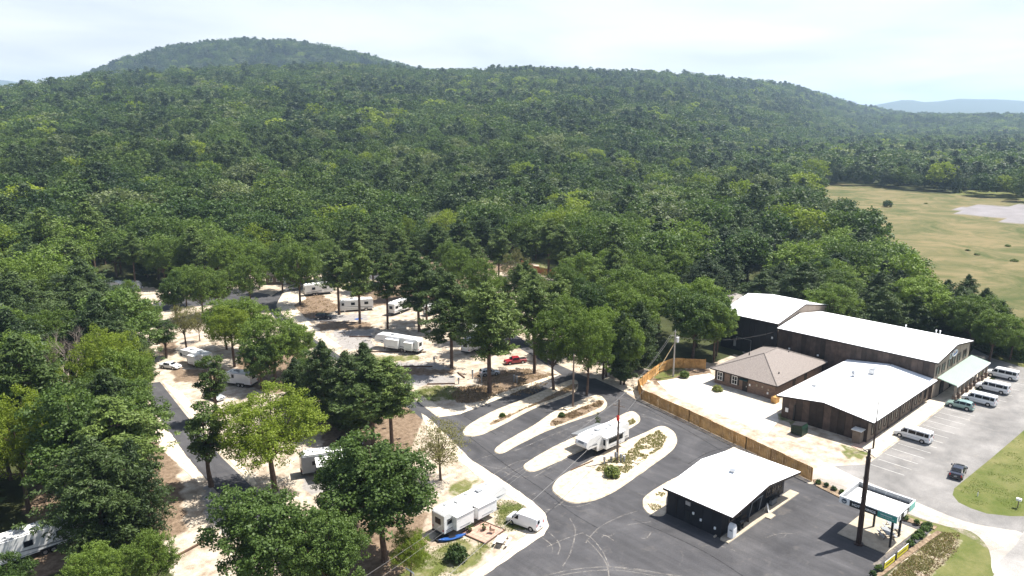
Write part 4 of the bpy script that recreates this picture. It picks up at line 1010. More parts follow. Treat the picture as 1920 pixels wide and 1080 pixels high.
    MB().box(f_-0.02, f_+0.03, -0.45, 0.45, bz+0.3, bz+0.5).build('grille', M_BLACK, r)
    for s in (1, -1):
        MB().box(hl[0]-0.05, hl[0]+0.06, s*hl[1]-0.14, s*hl[1]+0.14, hl[2]-0.10, hl[2]+0.08).build('headlight', M_LAMP, r)
        zt0 = 0.95 if kind != 'sedan' else 0.72
        MB().box(b_-0.03, b_+0.06, s*(W-0.16)-0.06, s*(W-0.16)+0.06, zt0-0.12, zt0+0.2).build('tail_light', M_RED, r)
        mx_ = {'van': 1.55, 'cargo': 1.15, 'suv': 0.75, 'sedan': 0.75, 'pickup': 1.1}[kind]
        MB().box(mx_-0.08, mx_+0.08, s*(W+0.02), s*(W+0.2), wz[0]-0.02, wz[0]+0.22).build('mirror', M_BLACK if kind != 'sedan' else paint, r)
    if kind == 'pickup':
        MB().box(-2.75, -1.1, -0.78, 0.78, 1.165, 1.18).build('bed_floor', M_BLACK, r)
    if kind == 'van':
        for s in (1, -1): MB().box(-2.6, 1.9, s*(W+0.001), s*(W+0.012), 0.78, 0.83).build('trim_strip', M_GREY, r)
    MB().box(b_-0.115, b_-0.05, -0.2, 0.2, bz+0.28 if kind != 'van' else 0.75, (bz+0.28 if kind != 'van' else 0.75)+0.15).build('number_plate', M_GREY, r)
    return r
def place(r, px, py, head, label, cat, group=None, s=SC):
    e, n = at(px, py); r.location = (e, n, Z2+0.003); r.rotation_euler = (0, 0, head); r.scale = (s, s, s)
    return tag(r, label, cat, group)
def put(r, e, n, head, label, cat, group=None, s=SC, z=Z2+0.003):
    r.location = (e, n, z); r.rotation_euler = (0, 0, head); r.scale = (s, s, s); return tag(r, label, cat, group)
NORTH = R(90)
vg = 'white passenger vans on the parking lot'
v0 = put(vehicle('van', 'passenger_van', M_CARW), 0, 0, 0, 'x', 'van', vg)
def van_at(front_px, label, first=False, head=NORTH):
    # front wheel on the near (-x) side is seen at front_px
    e, n = at(*front_px)
    c = (e + 0.98*SC, n - 1.85*SC)
    if first: return put(v0, c[0], c[1], head, label, 'van', vg)
    return copy_tree(v0, (c[0], c[1], Z2+0.003), head, label, vg)
van_at((1686, 820), 'white passenger van parked alone in the bays near the slim mast', True)
van_at((1812, 753), 'nearest white passenger van at the green porch, right beside the pale teal car')
van_at((1838, 731), 'middle white passenger van of the three in front of the green porch')
van_at((1857, 706), 'farthest white passenger van at the end of the green porch')
e, n = at(1779, 763)
put(vehicle('suv', 'parked_car', M_CARG), e+0.9, n-1.45, NORTH+R(3), 'pale teal estate car parked beside the row of white vans', 'car')
e, n = at(1802, 893)
put(vehicle('sedan', 'parked_car', M_CARK), e+0.2, n+0.5, R(8), 'black coupe standing by the grass verge on the open lot', 'car', s=0.95)
e, n = at(983, 984)
put(vehicle('cargo', 'cargo_van', M_CARW), e, n-0.1, R(103), 'small windowless white cargo van parked on the lawn corner', 'van', s=0.98, z=0.0)
def hd(p, q):
    a, b = at(*p), at(*q); return math.atan2(b[1]-a[1], b[0]-a[0])
e, n = at(607, 598); put(vehicle('suv', 'parked_car', M_CARK), e, n, hd((595,598),(622,597)), 'black hatchback with a roof box parked on gravel near the loop road', 'car', z=0.0)
bpy.data.objects['parked_car.002'] if False else None
e, n = at(966, 681); put(vehicle('pickup', 'pickup_truck', M_CARR), e, n, hd((985,678),(950,682)), 'dark red pickup truck under the pines next to the camper with big windows', 'truck', s=0.8, z=0.0)
e, n = at(320, 690); put(vehicle('sedan', 'parked_car', M_CARW), e, n, hd((306,686),(338,690)), 'white saloon car parked beside the small fifth wheel trailer on the left', 'car', z=0.0)
e, n = at(402, 748); put(vehicle('sedan', 'parked_car', M_CARS), e, n, hd((385,742),(418,752)), 'silver car half hidden behind a slender tree near the left road', 'car', z=0.0)
e, n = at(918, 703); put(vehicle('suv', 'parked_car', M_CARS), e, n, hd((900,704),(940,700)), 'silver car in the shade behind the tall foreground pine', 'car', s=0.85, z=0.0)
e, n = at(790, 826); put(vehicle('suv', 'parked_car', M_CARK), at(655,838)[0], at(655,838)[1], hd((640,836),(670,840)), 'dark car in deep shade under the clump of pines', 'car', s=0.9, z=0.0)

# campers
def camper(kind, Ln, name='camper', slides=(), dark=False, detail=True, windows=((0.15, 1.1), (0.55, 0.9)), swoosh=True, H=3.45, W=2.4, side=-1, awning=False, body=M_RV, awm=None):
    r = empty(name); z0 = 0.72; hw = W/2
    if kind == 'fifth':
        prof = [(0, z0), (Ln-2.7, z0), (Ln-2.55, 1.62), (Ln-0.5, 1.66), (Ln-0.1, 2.0), (Ln, 2.35), (Ln-0.18, 2.9), (Ln-0.75, H), (Ln-2.8, H+0.12), (0.25, H-0.05), (0, H-0.3)]
    elif kind == 'travel':
        prof = [(0, z0), (Ln-0.25, z0), (Ln, 1.3), (Ln-0.1, 2.2), (Ln-0.6, H-0.25), (Ln-0.9, H-0.1), (0.2, H-0.1), (0, H-0.3)]
    else:   # motorhome
        prof = [(0, 0.55), (Ln-0.1, 0.5), (Ln, 0.9), (Ln-0.05, 1.5), (Ln-0.35, 2.9), (Ln-0.6, H-0.1), (0.2, H), (0, H-0.25)]
    prof = [(x - Ln/2, z) for x, z in prof]
    MB().prism([(x, -hw, z) for x, z in prof], (0, W, 0)).build('body', body, r, bevel=0.06)
    rx = [p for p in prof if p[1] > H-0.2]
    x_a, x_b = min(p[0] for p in rx)+0.25, max(p[0] for p in rx)-0.35
    MB().box(x_a, x_b, -hw+0.15, hw-0.15, H-0.02, H+0.045).build('roof_membrane', M_RVROOF, r)
    for q in ((0.30,), (0.68,)):
        x = x_a + (x_b-x_a)*q[0]; MB().box(x-0.45, x+0.45, -0.38, 0.38, H+0.05, H+0.32).build('air_conditioner', M_WTRIM if q[0] < .5 else M_GREY, r, bevel=0.05)
    for q in (0.12, 0.5, 0.88):
        x = x_a + (x_b-x_a)*q; MB().box(x-0.2, x+0.2, 0.35, 0.75, H+0.05, H+0.16).build('roof_vent', M_GREY, r)
    for s in (1, -1):
        xs = [-Ln/2+Ln*0.30, -Ln/2+Ln*0.30+0.85] if kind != 'motor' else [-Ln/2+1.9, Ln/2-1.3]
        for x in xs: wheel(r, x, s*(hw-0.16), 0.38)
        MB().box(xs[0]-0.5, (xs[1] if kind != 'motor' else xs[0])+0.5, s*(hw)-0.01 if s > 0 else s*hw-0.02, s*hw+0.02 if s > 0 else s*hw+0.01, 0.60, 0.92).build('wheel_skirt', M_BLACK, r)
    MB().box(-Ln/2+0.2, Ln/2-(2.9 if kind == 'fifth' else 0.4), -hw+0.25, hw-0.25, 0.5, z0-0.002).build('chassis', M_BLACK, r)
    for s in (1, -1):
        for (f_, wd) in windows:
            x = -Ln/2 + Ln*f_
            o = MB().box(x-wd/2-0.05, x+wd/2+0.05, min(s*hw, s*(hw+0.03)), max(s*hw, s*(hw+0.03)), 1.85, 2.62).build('window', M_GREY, r)
            MB().box(x-wd/2, x+wd/2, min(s*(hw+0.031), s*(hw+0.045)), max(s*(hw+0.031), s*(hw+0.045)), 1.9, 2.57).build('pane', M_GLASS, o)
        if swoosh:
            y = s*(hw+0.012)
            a = -Ln/2+0.3; c = Ln/2-(3.0 if kind == 'fifth' else 1.0)
            MB().prism([(a, y, 1.05), (a+(c-a)*0.45, y, 1.2), (c, y, 1.75), (a+(c-a)*0.4, y, 1.38), (a, y, 1.2)], (0, -s*0.01, 0)).build('graphic_stripe', M_RVGREY, r)
            MB().prism([(a, y, 0.86), (c, y, 0.86), (c, y, 0.94), (a, y, 0.94)], (0, -s*0.01, 0)).build('graphic_stripe', M_RVGREY, r)
            if kind == 'fifth': MB().prism([(c+0.3, y, 1.9), (Ln/2-0.35, y, 2.15), (c+0.6, y, 2.25)], (0, -s*0.01, 0)).build('graphic_stripe', M_RVGREY, r)
    xd = Ln*0.12
    dr = MB().box(xd-0.35, xd+0.35, side*hw if side < 0 else hw, side*(hw+0.03), 0.85, 2.65) if False else MB().box(xd-0.35, xd+0.35, -hw-0.03, -hw-0.001, 0.85, 2.65)
    dr = dr.build('door', M_WTRIM, r); MB().box(xd-0.18, xd+0.18, -hw-0.045, -hw-0.031, 1.9, 2.4).build('pane', M_GLASS, dr)
    MB().box(-Ln/2-0.012, -Ln/2-0.001, -0.55, 0.55, 1.75, 2.6).build('rear_window', M_GLASS, r)
    for s in (1, -1): MB().box(-Ln/2-0.03, -Ln/2-0.001, s*(hw-0.2)-0.08, s*(hw-0.2)+0.08, 1.0, 1.3).build('tail_light', M_RED, r)
    MB().box(-Ln/2-0.15, -Ln/2+0.05, -hw+0.1, hw-0.1, 0.5, 0.68).build('rear_bumper', M_BLACK, r)
    MB().tube([(-Ln/2-0.1, 0.75, 0.7), (-Ln/2-0.1, 0.75, H)], 0.025, 5).tube([(-Ln/2-0.1, 1.05, 0.7), (-Ln/2-0.1, 1.05, H)], 0.025, 5).build('ladder', M_STEEL, r)
    for (f_, wd, s, hgt, glass) in slides:
        x = -Ln/2 + Ln*f_
        lo, hi = sorted((s*(hw+0.001), s*(hw+0.85)))
        o = MB().box(x-wd/2, x+wd/2, lo, hi, 0.95, 0.95+hgt).build('slide_out', body, r, bevel=0.03)
        lo, hi = sorted((s*(hw-0.05), s*(hw+0.95))); MB().box(x-wd/2-0.04, x+wd/2+0.04, lo, hi, 0.95+hgt+0.002, 0.95+hgt+0.05).build('slide_topper', M_WTRIM, o)
        y0_, y1_ = sorted((s*(hw+0.851), s*(hw+0.88)))
        if glass:
            MB().box(x-wd*0.38, x+wd*0.38, y0_, y1_, 1.75, 2.55).build('pane', M_GLASS, o)
            MB().box(x+wd/2+0.001, x+wd/2+0.015, min(s*(hw+.2), s*(hw+.65)), max(s*(hw+.2), s*(hw+.65)), 1.5, 2.5).build('pane', M_GLASS, o)
        MB().box(x-wd*0.3, x+wd*0.3, y0_, y1_, 1.25, 1.31).build('graphic_stripe', M_RVGREY, o)
    if kind == 'fifth':
        fx = Ln/2-0.1
        panel4(MB(), [(Ln/2-0.02, 0.6, 2.55), (Ln/2-0.02, -0.6, 2.55), (Ln/2-0.16, -0.55, 2.88), (Ln/2-0.16, 0.55, 2.88)], 0.02).build('front_graphic', M_RVGREY, r)
        for s in (1, -1): MB().tube([(Ln/2-2.5, s*0.9, 0), (Ln/2-2.5, s*0.9, 1.6)], 0.06, 6).build('landing_leg', M_BLACK, r)
        MB().box(Ln/2-1.6, Ln/2-1.2, -0.2, 0.2, 1.1, 1.64).build('hitch_pin_box', M_BLACK, r)
    elif kind == 'travel':
        MB().tube([(Ln/2-0.1, -0.7, 0.6), (Ln/2+1.1, 0, 0.55)], 0.05, 5).tube([(Ln/2-0.1, 0.7, 0.6), (Ln/2+1.1, 0, 0.55)], 0.05, 5).build('drawbar', M_BLACK, r)
        MB().tube([(Ln/2+0.35, -0.18, 0.6), (Ln/2+0.35, -0.18, 1.1)], 0.15, 8).tube([(Ln/2+0.35, 0.18, 0.6), (Ln/2+0.35, 0.18, 1.1)], 0.15, 8).build('gas_bottle', M_WTRIM, r)
    else:
        panel4(MB(), [(Ln/2-0.03, 1.05, 1.55), (Ln/2-0.03, -1.05, 1.55), (Ln/2-0.33, -1.0, 2.75), (Ln/2-0.33, 1.0, 2.75)], 0.02).build('windshield', M_GLASS, r)
        for s in (1, -1): MB().box(Ln/2-0.02, Ln/2+0.03, s*0.85-0.15, s*0.85+0.15, 0.85, 1.05).build('headlight', M_LAMP, r)
    if awning:
        panel4(MB(), [(-Ln*0.25, -hw-0.02, 3.05), (Ln*0.35, -hw-0.02, 3.05), (Ln*0.35, -hw-2.3, 2.55), (-Ln*0.25, -hw-2.3, 2.55)], 0.03).build('awning', awm or M_WTRIM, r)
        for x in (-Ln*0.25, Ln*0.35): MB().tube([(x, -hw-2.3, 2.55), (x, -hw-0.02, 1.0)], 0.03, 5).build('awning_arm', M_BLACK, r)
    return r
cg = 'campers in the campground'
put(camper('fifth', 10.6, slides=((0.42, 4.6, 1, 1.9, True),), windows=((0.2,0.8),), awning=True, awm=M_RVGREY), 82.6, 68.25, R(180), 'long white fifth wheel camper with a slide-out and dark windows on the gravel island', 'camper', cg, s=0.95, z=0.02)
put(camper('fifth', 11.4, slides=((0.25, 3.0, -1, 1.9, False), (0.6, 3.4, -1, 1.7, False)), windows=((0.08,0.7),(0.45,0.6))), 54.6, 66.2, R(3), 'large white fifth wheel camper nosing out from under the trees beside the patio', 'camper', cg, s=0.95, z=0)
e, n = at(748, 656)
put(camper('fifth', 12.0, slides=((0.55, 3.4, 1, 2.0, False), (0.18, 2.2, 1, 1.8, False)), windows=((0.14,1.3),(0.68,0.7))), e, n, hd((800,664),(697,648)), 'white fifth wheel camper with grey swooshes broadside on an open gravel pitch', 'camper', cg, s=0.93, z=0)
e, n = at(895, 655)
put(camper('travel', 9.5, slides=((0.40, 4.0, -1, 2.0, True),), windows=((0.1,1.0),(0.8,0.7))), e, n+0.5, hd((862,668),(925,635)), 'white camper with big dark slide-out windows between two pines near the red pickup', 'camper', cg, s=0.93, z=0)
e, n = at(668, 582)
put(camper('motor', 9.0, name='motorhome', windows=((0.2,1.0),(0.6,1.0),(0.9,0.6)), H=3.3), e, n, hd((700,580),(645,584)), 'white motorhome with a black windscreen end behind a pine trunk', 'motorhome', cg, s=0.95, z=0)
e, n = at(752, 585)
put(camper('travel', 8.6, windows=((0.12,1.2),(0.5,0.8),(0.8,0.6))), e, n, hd((725,594),(780,574)), 'white travel trailer with a curved roof behind the motorhome', 'camper', cg, s=0.95, z=0)
e, n = at(368, 684)
put(camper('fifth', 8.0, slides=((0.35, 2.2, 1, 1.8, False),), windows=((0.6,0.7),(0.88,0.5)), H=3.2), e, n, hd((395,692),(345,680)), 'small white fifth wheel camper beside the white car on the left', 'camper', cg, s=0.95, z=0)
e, n = at(450, 722)
put(camper('travel', 6.6, name='trailer', windows=((0.6,0.5),), swoosh=False, H=2.9, body=M_LAMP), e, n, hd((468,722),(430,718)), 'boxy pale grey enclosed trailer half hidden by yellow-green leaves', 'trailer', cg, s=0.95, z=0)
e, n = at(616, 884)
put(camper('travel', 7.6, windows=((0.3,1.6),(0.7,1.0)), awning=True, body=M_RVGREY), e, n+0.2, hd((575,884),(650,872)), 'dark sided white roofed camper with an awning behind the big leafy tree', 'camper', cg, s=0.95, z=0)
e, n = at(62, 1040)
put(camper('travel', 9.6, windows=((0.2,0.9),(0.55,0.9)), slides=((0.25,2.6,-1,1.7,False),)), e, n, hd((5,1058),(108,1022))+math.pi, 'white camper with a tall rear window in the lower left trees', 'camper', cg, s=0.98, z=0)
e, n = at(207, 548)
put(camper('travel', 8.0, windows=((0.35,0.9),(0.75,0.7))), e, n, hd((180,546),(226,546)), 'small white trailer at the far left edge of the campground', 'camper', cg, s=0.95, z=0)
e, n = at(245, 545)
put(camper('travel', 6.5, windows=((0.5,0.9),), H=3.0), e, n, hd((230,546),(262,544)), 'grey white trailer in the shade right of the small white trailer', 'camper', cg, s=0.9, z=0)
e, n = at(598, 552)
put(camper('travel', 8.5, windows=((0.3,0.9),(0.7,0.9))), e, n, hd((574,553),(622,548)), 'white trailer behind the trees above the black hatchback', 'camper', cg, s=0.95, z=0)
e, n = at(815, 588)
put(camper('travel', 7.0, windows=((0.3,0.7),), H=3.0, body=M_RVROOF), e, n, hd((800,590),(835,580)), 'cream rounded trailer partly behind a pine at the middle of the campground', 'camper', cg, s=0.9, z=0)
e, n = at(876, 622)
put(camper('travel', 7.5, windows=((0.5,0.7),), H=3.0, body=M_RVROOF), e, n, hd((860,614),(895,632)), 'grey white trailer beyond the camper with big dark windows', 'camper', cg, s=0.9, z=0)
e, n = at(1150, 690)
put(camper('travel', 7.0, windows=((0.5,0.7),)), at(1170,672)[0], at(1170,672)[1], hd((1150,680),(1190,668)), 'white trailer glimpsed under the trees left of the grey utility pole', 'camper', cg, s=0.9, z=0)

# cabin at the end of the loop
cb_ = tag(empty('cabin', (at(528,530)[0], at(528,530)[1], 0), R(-40)), 'small grey cabin with dark roof and white door at the top of the loop', 'cabin')
MB().box(-4,4,-2.5,2.5,0,2.7).build('wall', M_TAUPE, cb_)
MB().prism([(-4.3,-2.9,2.6),(-4.3,0,3.9),(-4.3,2.9,2.6)], (8.6,0,0)).build('roof', M_TRIMDK, cb_)
MB().box(1.0,2.0,-2.58,-2.51,0.1,2.2).build('door', M_WTRIM, cb_)
for c in (-2.4, 3.0, -0.4): window(cb_, 'x', c, -2.5, -1, 0.8, 1.0, 2.0)

# ------------------------------------------------------------------ utility poles and cables
def upole(px, py, h, m, label, xf=None, arms=True, z=0.0):
    e, n = at(px, py)
    r = tag(empty('utility_pole', (e, n, z)), label, 'utility pole')
    MB().tube([(0,0,-0.2),(0,0,h)], [0.19,0.12], 8).build('pole', m, r)
    if arms: MB().tube([(-0.25,0.9,h-1.0),(0.25,-0.9,h-1.0)], 0.055, 5).build('crossarm', m, r)
    MB().tube([(0,0,h),(0,0,h+0.3)], [0.05,0.03], 6).build('insulator', M_GREY, r)
    if xf:
        b = MB().tube([(xf[0],xf[1],h-2.3),(xf[0],xf[1],h-2.25),(xf[0],xf[1],h-1.3),(xf[0],xf[1],h-1.2)], [0.2,0.3,0.3,0.15], 12).build('transformer', M_LAMP, r)
        MB().tube([(xf[0],xf[1],h-1.2),(xf[0],xf[1],h-0.95)], 0.05, 6).build('bushing', M_GREY, b)
    return r
P1 = upole(1157, 866, 9.8, M_POLE, 'brown wooden utility pole with a red tag on the island beside the long camper')
P2 = upole(1262, 706, 9.3, M_POLEG, 'grey utility pole with a white transformer in front of the orange fence', xf=(0.35,-0.35))
P3 = upole(1074, 766, 9.5, M_POLE, 'bare wooden pole rising into a tree crown on the second island', arms=False, z=0.14)
P4 = upole(333, 604, 7.6, M_POLE, 'thin wooden pole beside the entrance road on the left', arms=True)
MB().box(-0.32,-0.05,-0.14,0.14,6.6,7.4).build('red_tag', M_RED, P1)
MB().box(-0.45,-0.2,-0.2,0.2,0.9,1.6).build('meter_box', M_GREY, P1)
def cable(label, a, b, sag, r=0.016, m=None):
    a, b = Vector(a), Vector(b); pts = []
    for k in range(25):
        t_ = k/24; p = a.lerp(b, t_); p.z -= sag*4*t_*(1-t_); pts.append(p)
    o = MB().tube(pts, r, 4, cap=False).build('power_cable', m or mat('pale_cable', (0.17,0.165,0.16), 0.8)); return tag(o, label, 'cable', 'power cables')
p1 = P1.location; p2 = P2.location; F3 = at(470, 1262, 8.5)
cable('thick low cable from the brown pole down to the lower left corner', (p1.x,p1.y,6.6), (F3[0]+4,F3[1]-3,6.8), 0.5, 0.030)
cable('thin upper cable from the brown pole over the tree tops, left one', (p1.x-0.25,p1.y+0.9,8.9), (F3[0]-0.5,F3[1]+1.5,9.0), 0.6, 0.014)
cable('thin upper cable from the brown pole over the tree tops, right one', (p1.x,p1.y,10.0), (F3[0]+1.5,F3[1]-0.5,9.6), 0.6, 0.014)
cable('left cable strung between the grey pole and the brown pole', (p2.x-0.25,p2.y+0.9,8.4), (p1.x-0.25,p1.y+0.9,8.9), 0.9, 0.015)
cable('middle cable strung between the grey pole and the brown pole', (p2.x,p2.y,9.5), (p1.x,p1.y,10.0), 0.9, 0.015)
cable('lowest cable strung between the grey pole and the brown pole', (p2.x,p2.y,6.8), (p1.x,p1.y,6.6), 0.9, 0.018)
cable('slack cable from the grey pole down toward the hall wall', (p2.x,p2.y,8.2), (141.2,71.5,6.2), 1.2, 0.025, M_BLACK)
cable('guy wire from the grey pole down to the ground by the plank fence', (p2.x,p2.y,7.0), (at(1205,742)[0],at(1205,742)[1],0.0), 0.0, 0.03, mat('tan_guard', (0.42,0.30,0.12)))
lp = tag(empty('lamp_pole', (at(776,1098)[0], at(776,1098)[1], 0)), 'pale metal arm poking up at the bottom edge under the tree', 'pole')
MB().tube([(0,0,0),(0,0,1.5),(-0.6,0.6,2.2)], 0.09, 8).build('arm', M_STEEL, lp)

# ------------------------------------------------------------------ yard and pitch furniture
dm = tag(empty('dumpster', (*at(1498,813), 0.0), R(0)), 'dark green dumpster with black lids on the pale yard', 'dumpster')
MB().prism([(-1.0,-0.95,0.12),(-1.0,0.95,0.12),(-1.0,0.95,1.45),(-1.0,-0.75,1.75),(-1.0,-0.95,1.3)][::-1], (2.0,0,0)).build('bin', M_DUMP, dm, bevel=0.02)
for k in (-1, 1): MB().prism([(k*0.5-0.48,-0.8,1.80),(k*0.5+0.48,-0.8,1.80),(k*0.5+0.48,0.98,1.50),(k*0.5-0.48,0.98,1.50)], (0,0,0.05)).build('lid', M_BLACK, dm)
for s in (-1, 1): MB().box(s*1.02-0.06,s*1.02+0.06,-0.6,0.6,0.8,0.95).build('lift_pocket', M_DUMP, dm)
for k in range(5): MB().box(-1.05,-1.0,-0.8+k*0.38,-0.74+k*0.38,0.15,1.4).build('rib', M_DUMP, dm)
dl = tag(MB().box(-0.1,0,-0.5,0.5,0,0).build('crate', M_BLACK), '', 'x') if False else None
def picnic(e, n, rz, label, m=M_GREY, group='picnic tables'):
    r = tag(empty('picnic_table', (e, n, 0.12), rz), label, 'picnic table', group)
    for k in range(5): MB().box(-0.95,0.95,-0.38+k*0.155,-0.24+k*0.155,0.74,0.78).build('plank', m, r)
    for s in (-1, 1):
        MB().box(-0.95,0.95,s*0.75-0.13,s*0.75+0.13,0.44,0.48).build('bench', m, r)
        MB().box(s*0.65-0.04,s*0.65+0.04,-0.85,0.85,0.38,0.435).tube([(s*0.65,-0.35,0.73),(s*0.65,-0.65,0)],0.04,4).tube([(s*0.65,0.35,0.73),(s*0.65,0.65,0)],0.04,4).build('leg_frame', M_RUST, r)
    return r
picnic(*at(1662,1008), R(45), 'grey picnic table nearest the tall sign pole under the canopy')
picnic(*at(1672,996), R(45), 'grey picnic table farther back at the slab edge')
o = picnic(*at(942,1020), R(28), 'small brown picnic table on the pale corner below the white cargo van', M_RVROOF); o.location.z = 0
r = tag(empty('yellow_banner', (0,0,0)), 'farther yellow printed banner on posts along the asphalt edge', 'banner', 'yellow banners')
def banner(pa, pb, label):
    a, b = Vector(at(*pa)), Vector(at(*pb)); r = tag(empty('yellow_banner', (a.x, a.y, 0), math.atan2(b.y-a.y, b.x-a.x)), label, 'banner', 'yellow banners'); l = (b-a).length
    MB().box(0.05,l-0.05,-0.02,0.02,0.25,1.05).build('cloth', M_YELLOW, r)
    MB().box(0.05,l-0.05,-0.025,0.025,1.051,1.12).build('hem', M_WTRIM, r)
    for k in range(7): MB().box(0.4+k*(l-0.9)/7,0.4+k*(l-0.9)/7+0.22,-0.03,-0.021,0.58,0.72).build('letter', M_TRIMDK, r)
    for x in (0, l): MB().tube([(x,0,0),(x,0,1.25)], 0.05, 6).build('post', M_TRIMDK, r)
bpy.data.objects.remove(r)
banner((1656,1072), (1677,1055), 'nearer yellow printed banner on posts along the asphalt edge')
banner((1680,1052), (1702,1034), 'farther yellow printed banner on posts along the asphalt edge')
# shop front things
ib = tag(empty('ice_box', (75.0, 41.35, 0.14)), 'white ice chest with a rounded top at the near corner of the shop', 'ice chest')
MB().prism([(-0.45,-0.35,0),(0.45,-0.35,0),(0.45,-0.35,1.35),(0.2,-0.35,1.75),(-0.2,-0.35,1.75),(-0.45,-0.35,1.35)], (0,0.7,0)).build('cabinet', M_CARW, ib, bevel=0.03)
for z in (0.95,): MB().box(-0.47,-0.452,-0.25,0.1,z,z+0.18).build('print', M_GREY, ib)
MB().box(-0.4,0.4,-0.38,-0.36,0.15,1.25).build('door', M_WTRIM, ib)
bq = tag(empty('grill_cart', (77.3, 41.6, 0.14)), 'black barbecue grill cart on the shop walk', 'grill')
MB().tube([(-0.35,0,0.95),(0.35,0,0.95)],0.27,10).build('drum', M_BLACK, bq); MB().box(-0.4,0.4,-0.25,0.25,0.3,0.36).box(-0.4,-0.34,-0.25,0.25,0,0.75).box(0.34,0.4,-0.25,0.25,0,0.75).build('stand', M_BLACK, bq); MB().tube([(0.1,0,1.2),(0.1,0,1.6)],0.05,6).build('chimney', M_BLACK, bq)
bn = tag(empty('bench', (78.9, 41.9, 0.14)), 'dark bench against the shop front between grill and door', 'bench')
MB().box(-0.7,0.7,-0.25,0.2,0.4,0.46).build('seat', M_TRIMDK, bn); MB().box(-0.7,0.7,0.2,0.26,0.5,0.95).build('backrest', M_TRIMDK, bn)
for s in (-1,1): MB().box(s*0.62-0.04,s*0.62+0.04,-0.22,0.2,0,0.395).build('leg', M_TRIMDK, bn)
sb = tag(empty('sandwich_board', (83.6, 41.5, 0.14), R(20)), 'pale sandwich board by the shop door', 'sign board')
for s in (-1,1): MB().prism([(-0.35,s*0.3,0),(0.35,s*0.3,0),(0.35,s*0.03,1.0),(-0.35,s*0.03,1.0)], (0,s*0.03,0)).build('board', M_RVROOF, sb)
MB().box(90.9,91.0,0,0,0,0) 
gb = tag(empty('propane_cage', (86.0, 41.9, 0.14)), 'low dark storage cage by the shop windows', 'cage')
MB().box(-0.7,0.7,-0.25,0.25,0,0.05).box(-0.7,0.7,-0.25,0.25,0.85,0.9).build('frame', M_BLACK, gb)
for k in range(7): MB().box(-0.7+k*0.22,-0.67+k*0.22,-0.26,-0.23,0.05,0.85).build('bar', M_GREY, gb)
MB().box(-0.6,0.6,-0.18,0.2,0.05,0.6).build('bottle_crate', M_RVGREY, gb)
# patio by the camper
pt = at(906, 998)
pa = tag(empty('patio', (pt[0], pt[1], 0), R(10)), 'pinkish paved patio square with timber borders beside the camper', 'patio')
for i_ in range(6):
    for j_ in range(6): MB().box(-1.8+i_*0.6+0.01,-1.8+(i_+1)*0.6-0.01,-1.8+j_*0.6+0.01,-1.8+(j_+1)*0.6-0.01,0.0,0.09+0.006*((i_*7+j_*3)%3)).build('paving_tile', M_BRICKP, pa)
for a_ in ((-1.95,1.95,-1.95,-1.82),(-1.95,1.95,1.82,1.95),(-1.95,-1.82,-1.81,1.81),(1.82,1.95,-1.81,1.81)): MB().box(*a_,0,0.16).build('timber_edge', M_TIMBER, pa)
for (dx_, dy_, lab) in ((0.3,0.2,'small dark potted plant on the patio centre'),(-1.2,1.1,'round planter with a dark shrub at the patio corner near the camper')):
    q = tag(empty('planter', (pt[0]+dx_, pt[1]+dy_, 0.1)), lab, 'planter'); MB().tube([(0,0,0),(0,0,0.4)], [0.2,0.28], 10).build('pot', M_TIMBER, q)
    b = MB(); rg = random.Random(5)
    for k in range(60):
        c_ = Vector((rg.gauss(0,.22),rg.gauss(0,.22),0.7+rg.gauss(0,.2))); u_ = Vector((rg.uniform(-1,1),rg.uniform(-1,1),rg.uniform(-1,1))).normalized()*0.1; v_ = u_.orthogonal().normalized()*0.07
        b.quad(c_-u_,c_-v_,c_+u_,c_+v_)
    b.build('foliage', LM['dark'], q)
ch = tag(empty('camp_chair', (pt[0]+0.6, pt[1]-1.0, 0.1), R(30)), 'dark folding chair on the patio', 'chair')
MB().box(-0.25,0.25,-0.25,0.25,0.4,0.44).build('seat', M_TIMBER, ch); MB().box(-0.25,0.25,0.24,0.28,0.45,0.9).build('backrest', M_TIMBER, ch)
for sx__ in (-.22,.22):
    for sy__ in (-.22,.22): MB().box(sx__-.02,sx__+.02,sy__-.02,sy__+.02,0,0.395).build('leg', M_TIMBER, ch)
ky = tag(empty('kayak', (*at(848,1012), 0.05), hd((826,1013),(876,1001))), 'bright blue kayak lying on the grass at the camper corner', 'kayak')
def kprof(x): 
    w_ = 0.38*max(0.03, 1-(abs(x)/1.75)**2.2); return w_
stt = []
for k in range(15):
    x = -1.75+3.5*k/14; w_ = kprof(x); h_ = 0.30+0.12*(abs(x)/1.75)**2
    stt.append((x, [(0.01, 0.05+0.15*(abs(x)/1.75)**3), (w_*0.7, 0.06+0.15*(abs(x)/1.75)**3), (w_, h_*0.6+0.05), (w_*0.8, h_), (w_*0.2+0.005, h_+0.03)]))
loft(stt).build('hull', M_BLUE, ky); MB().prism([(0.5*math.cos(2*math.pi*k/12), 0.2*math.sin(2*math.pi*k/12), 0.33) for k in range(12)], (0,0,0.03)).build('cockpit', M_BLACK, ky)
MB().box(-0.3,0.3,-1.0,1.0,0.0,0.03).build('x', M_BLACK) if False else None
tb = tag(MB().box(-0.9,0.9,-0.6,0.6,0,0.04).build('blue_tarp', M_BLUE, None, (at(672,598)[0], at(672,598)[1], 0.01)), 'blue tarp on the ground in front of the motorhome', 'tarp')
tg = tag(empty('tailgate_board', (*at(828,1010),0)), 'black cover on the ground behind the kayak', 'cover'); MB().box(-0.9,0.9,-0.5,0.5,0,0.25).build('cover', M_BLACK, tg, bevel=0.1)
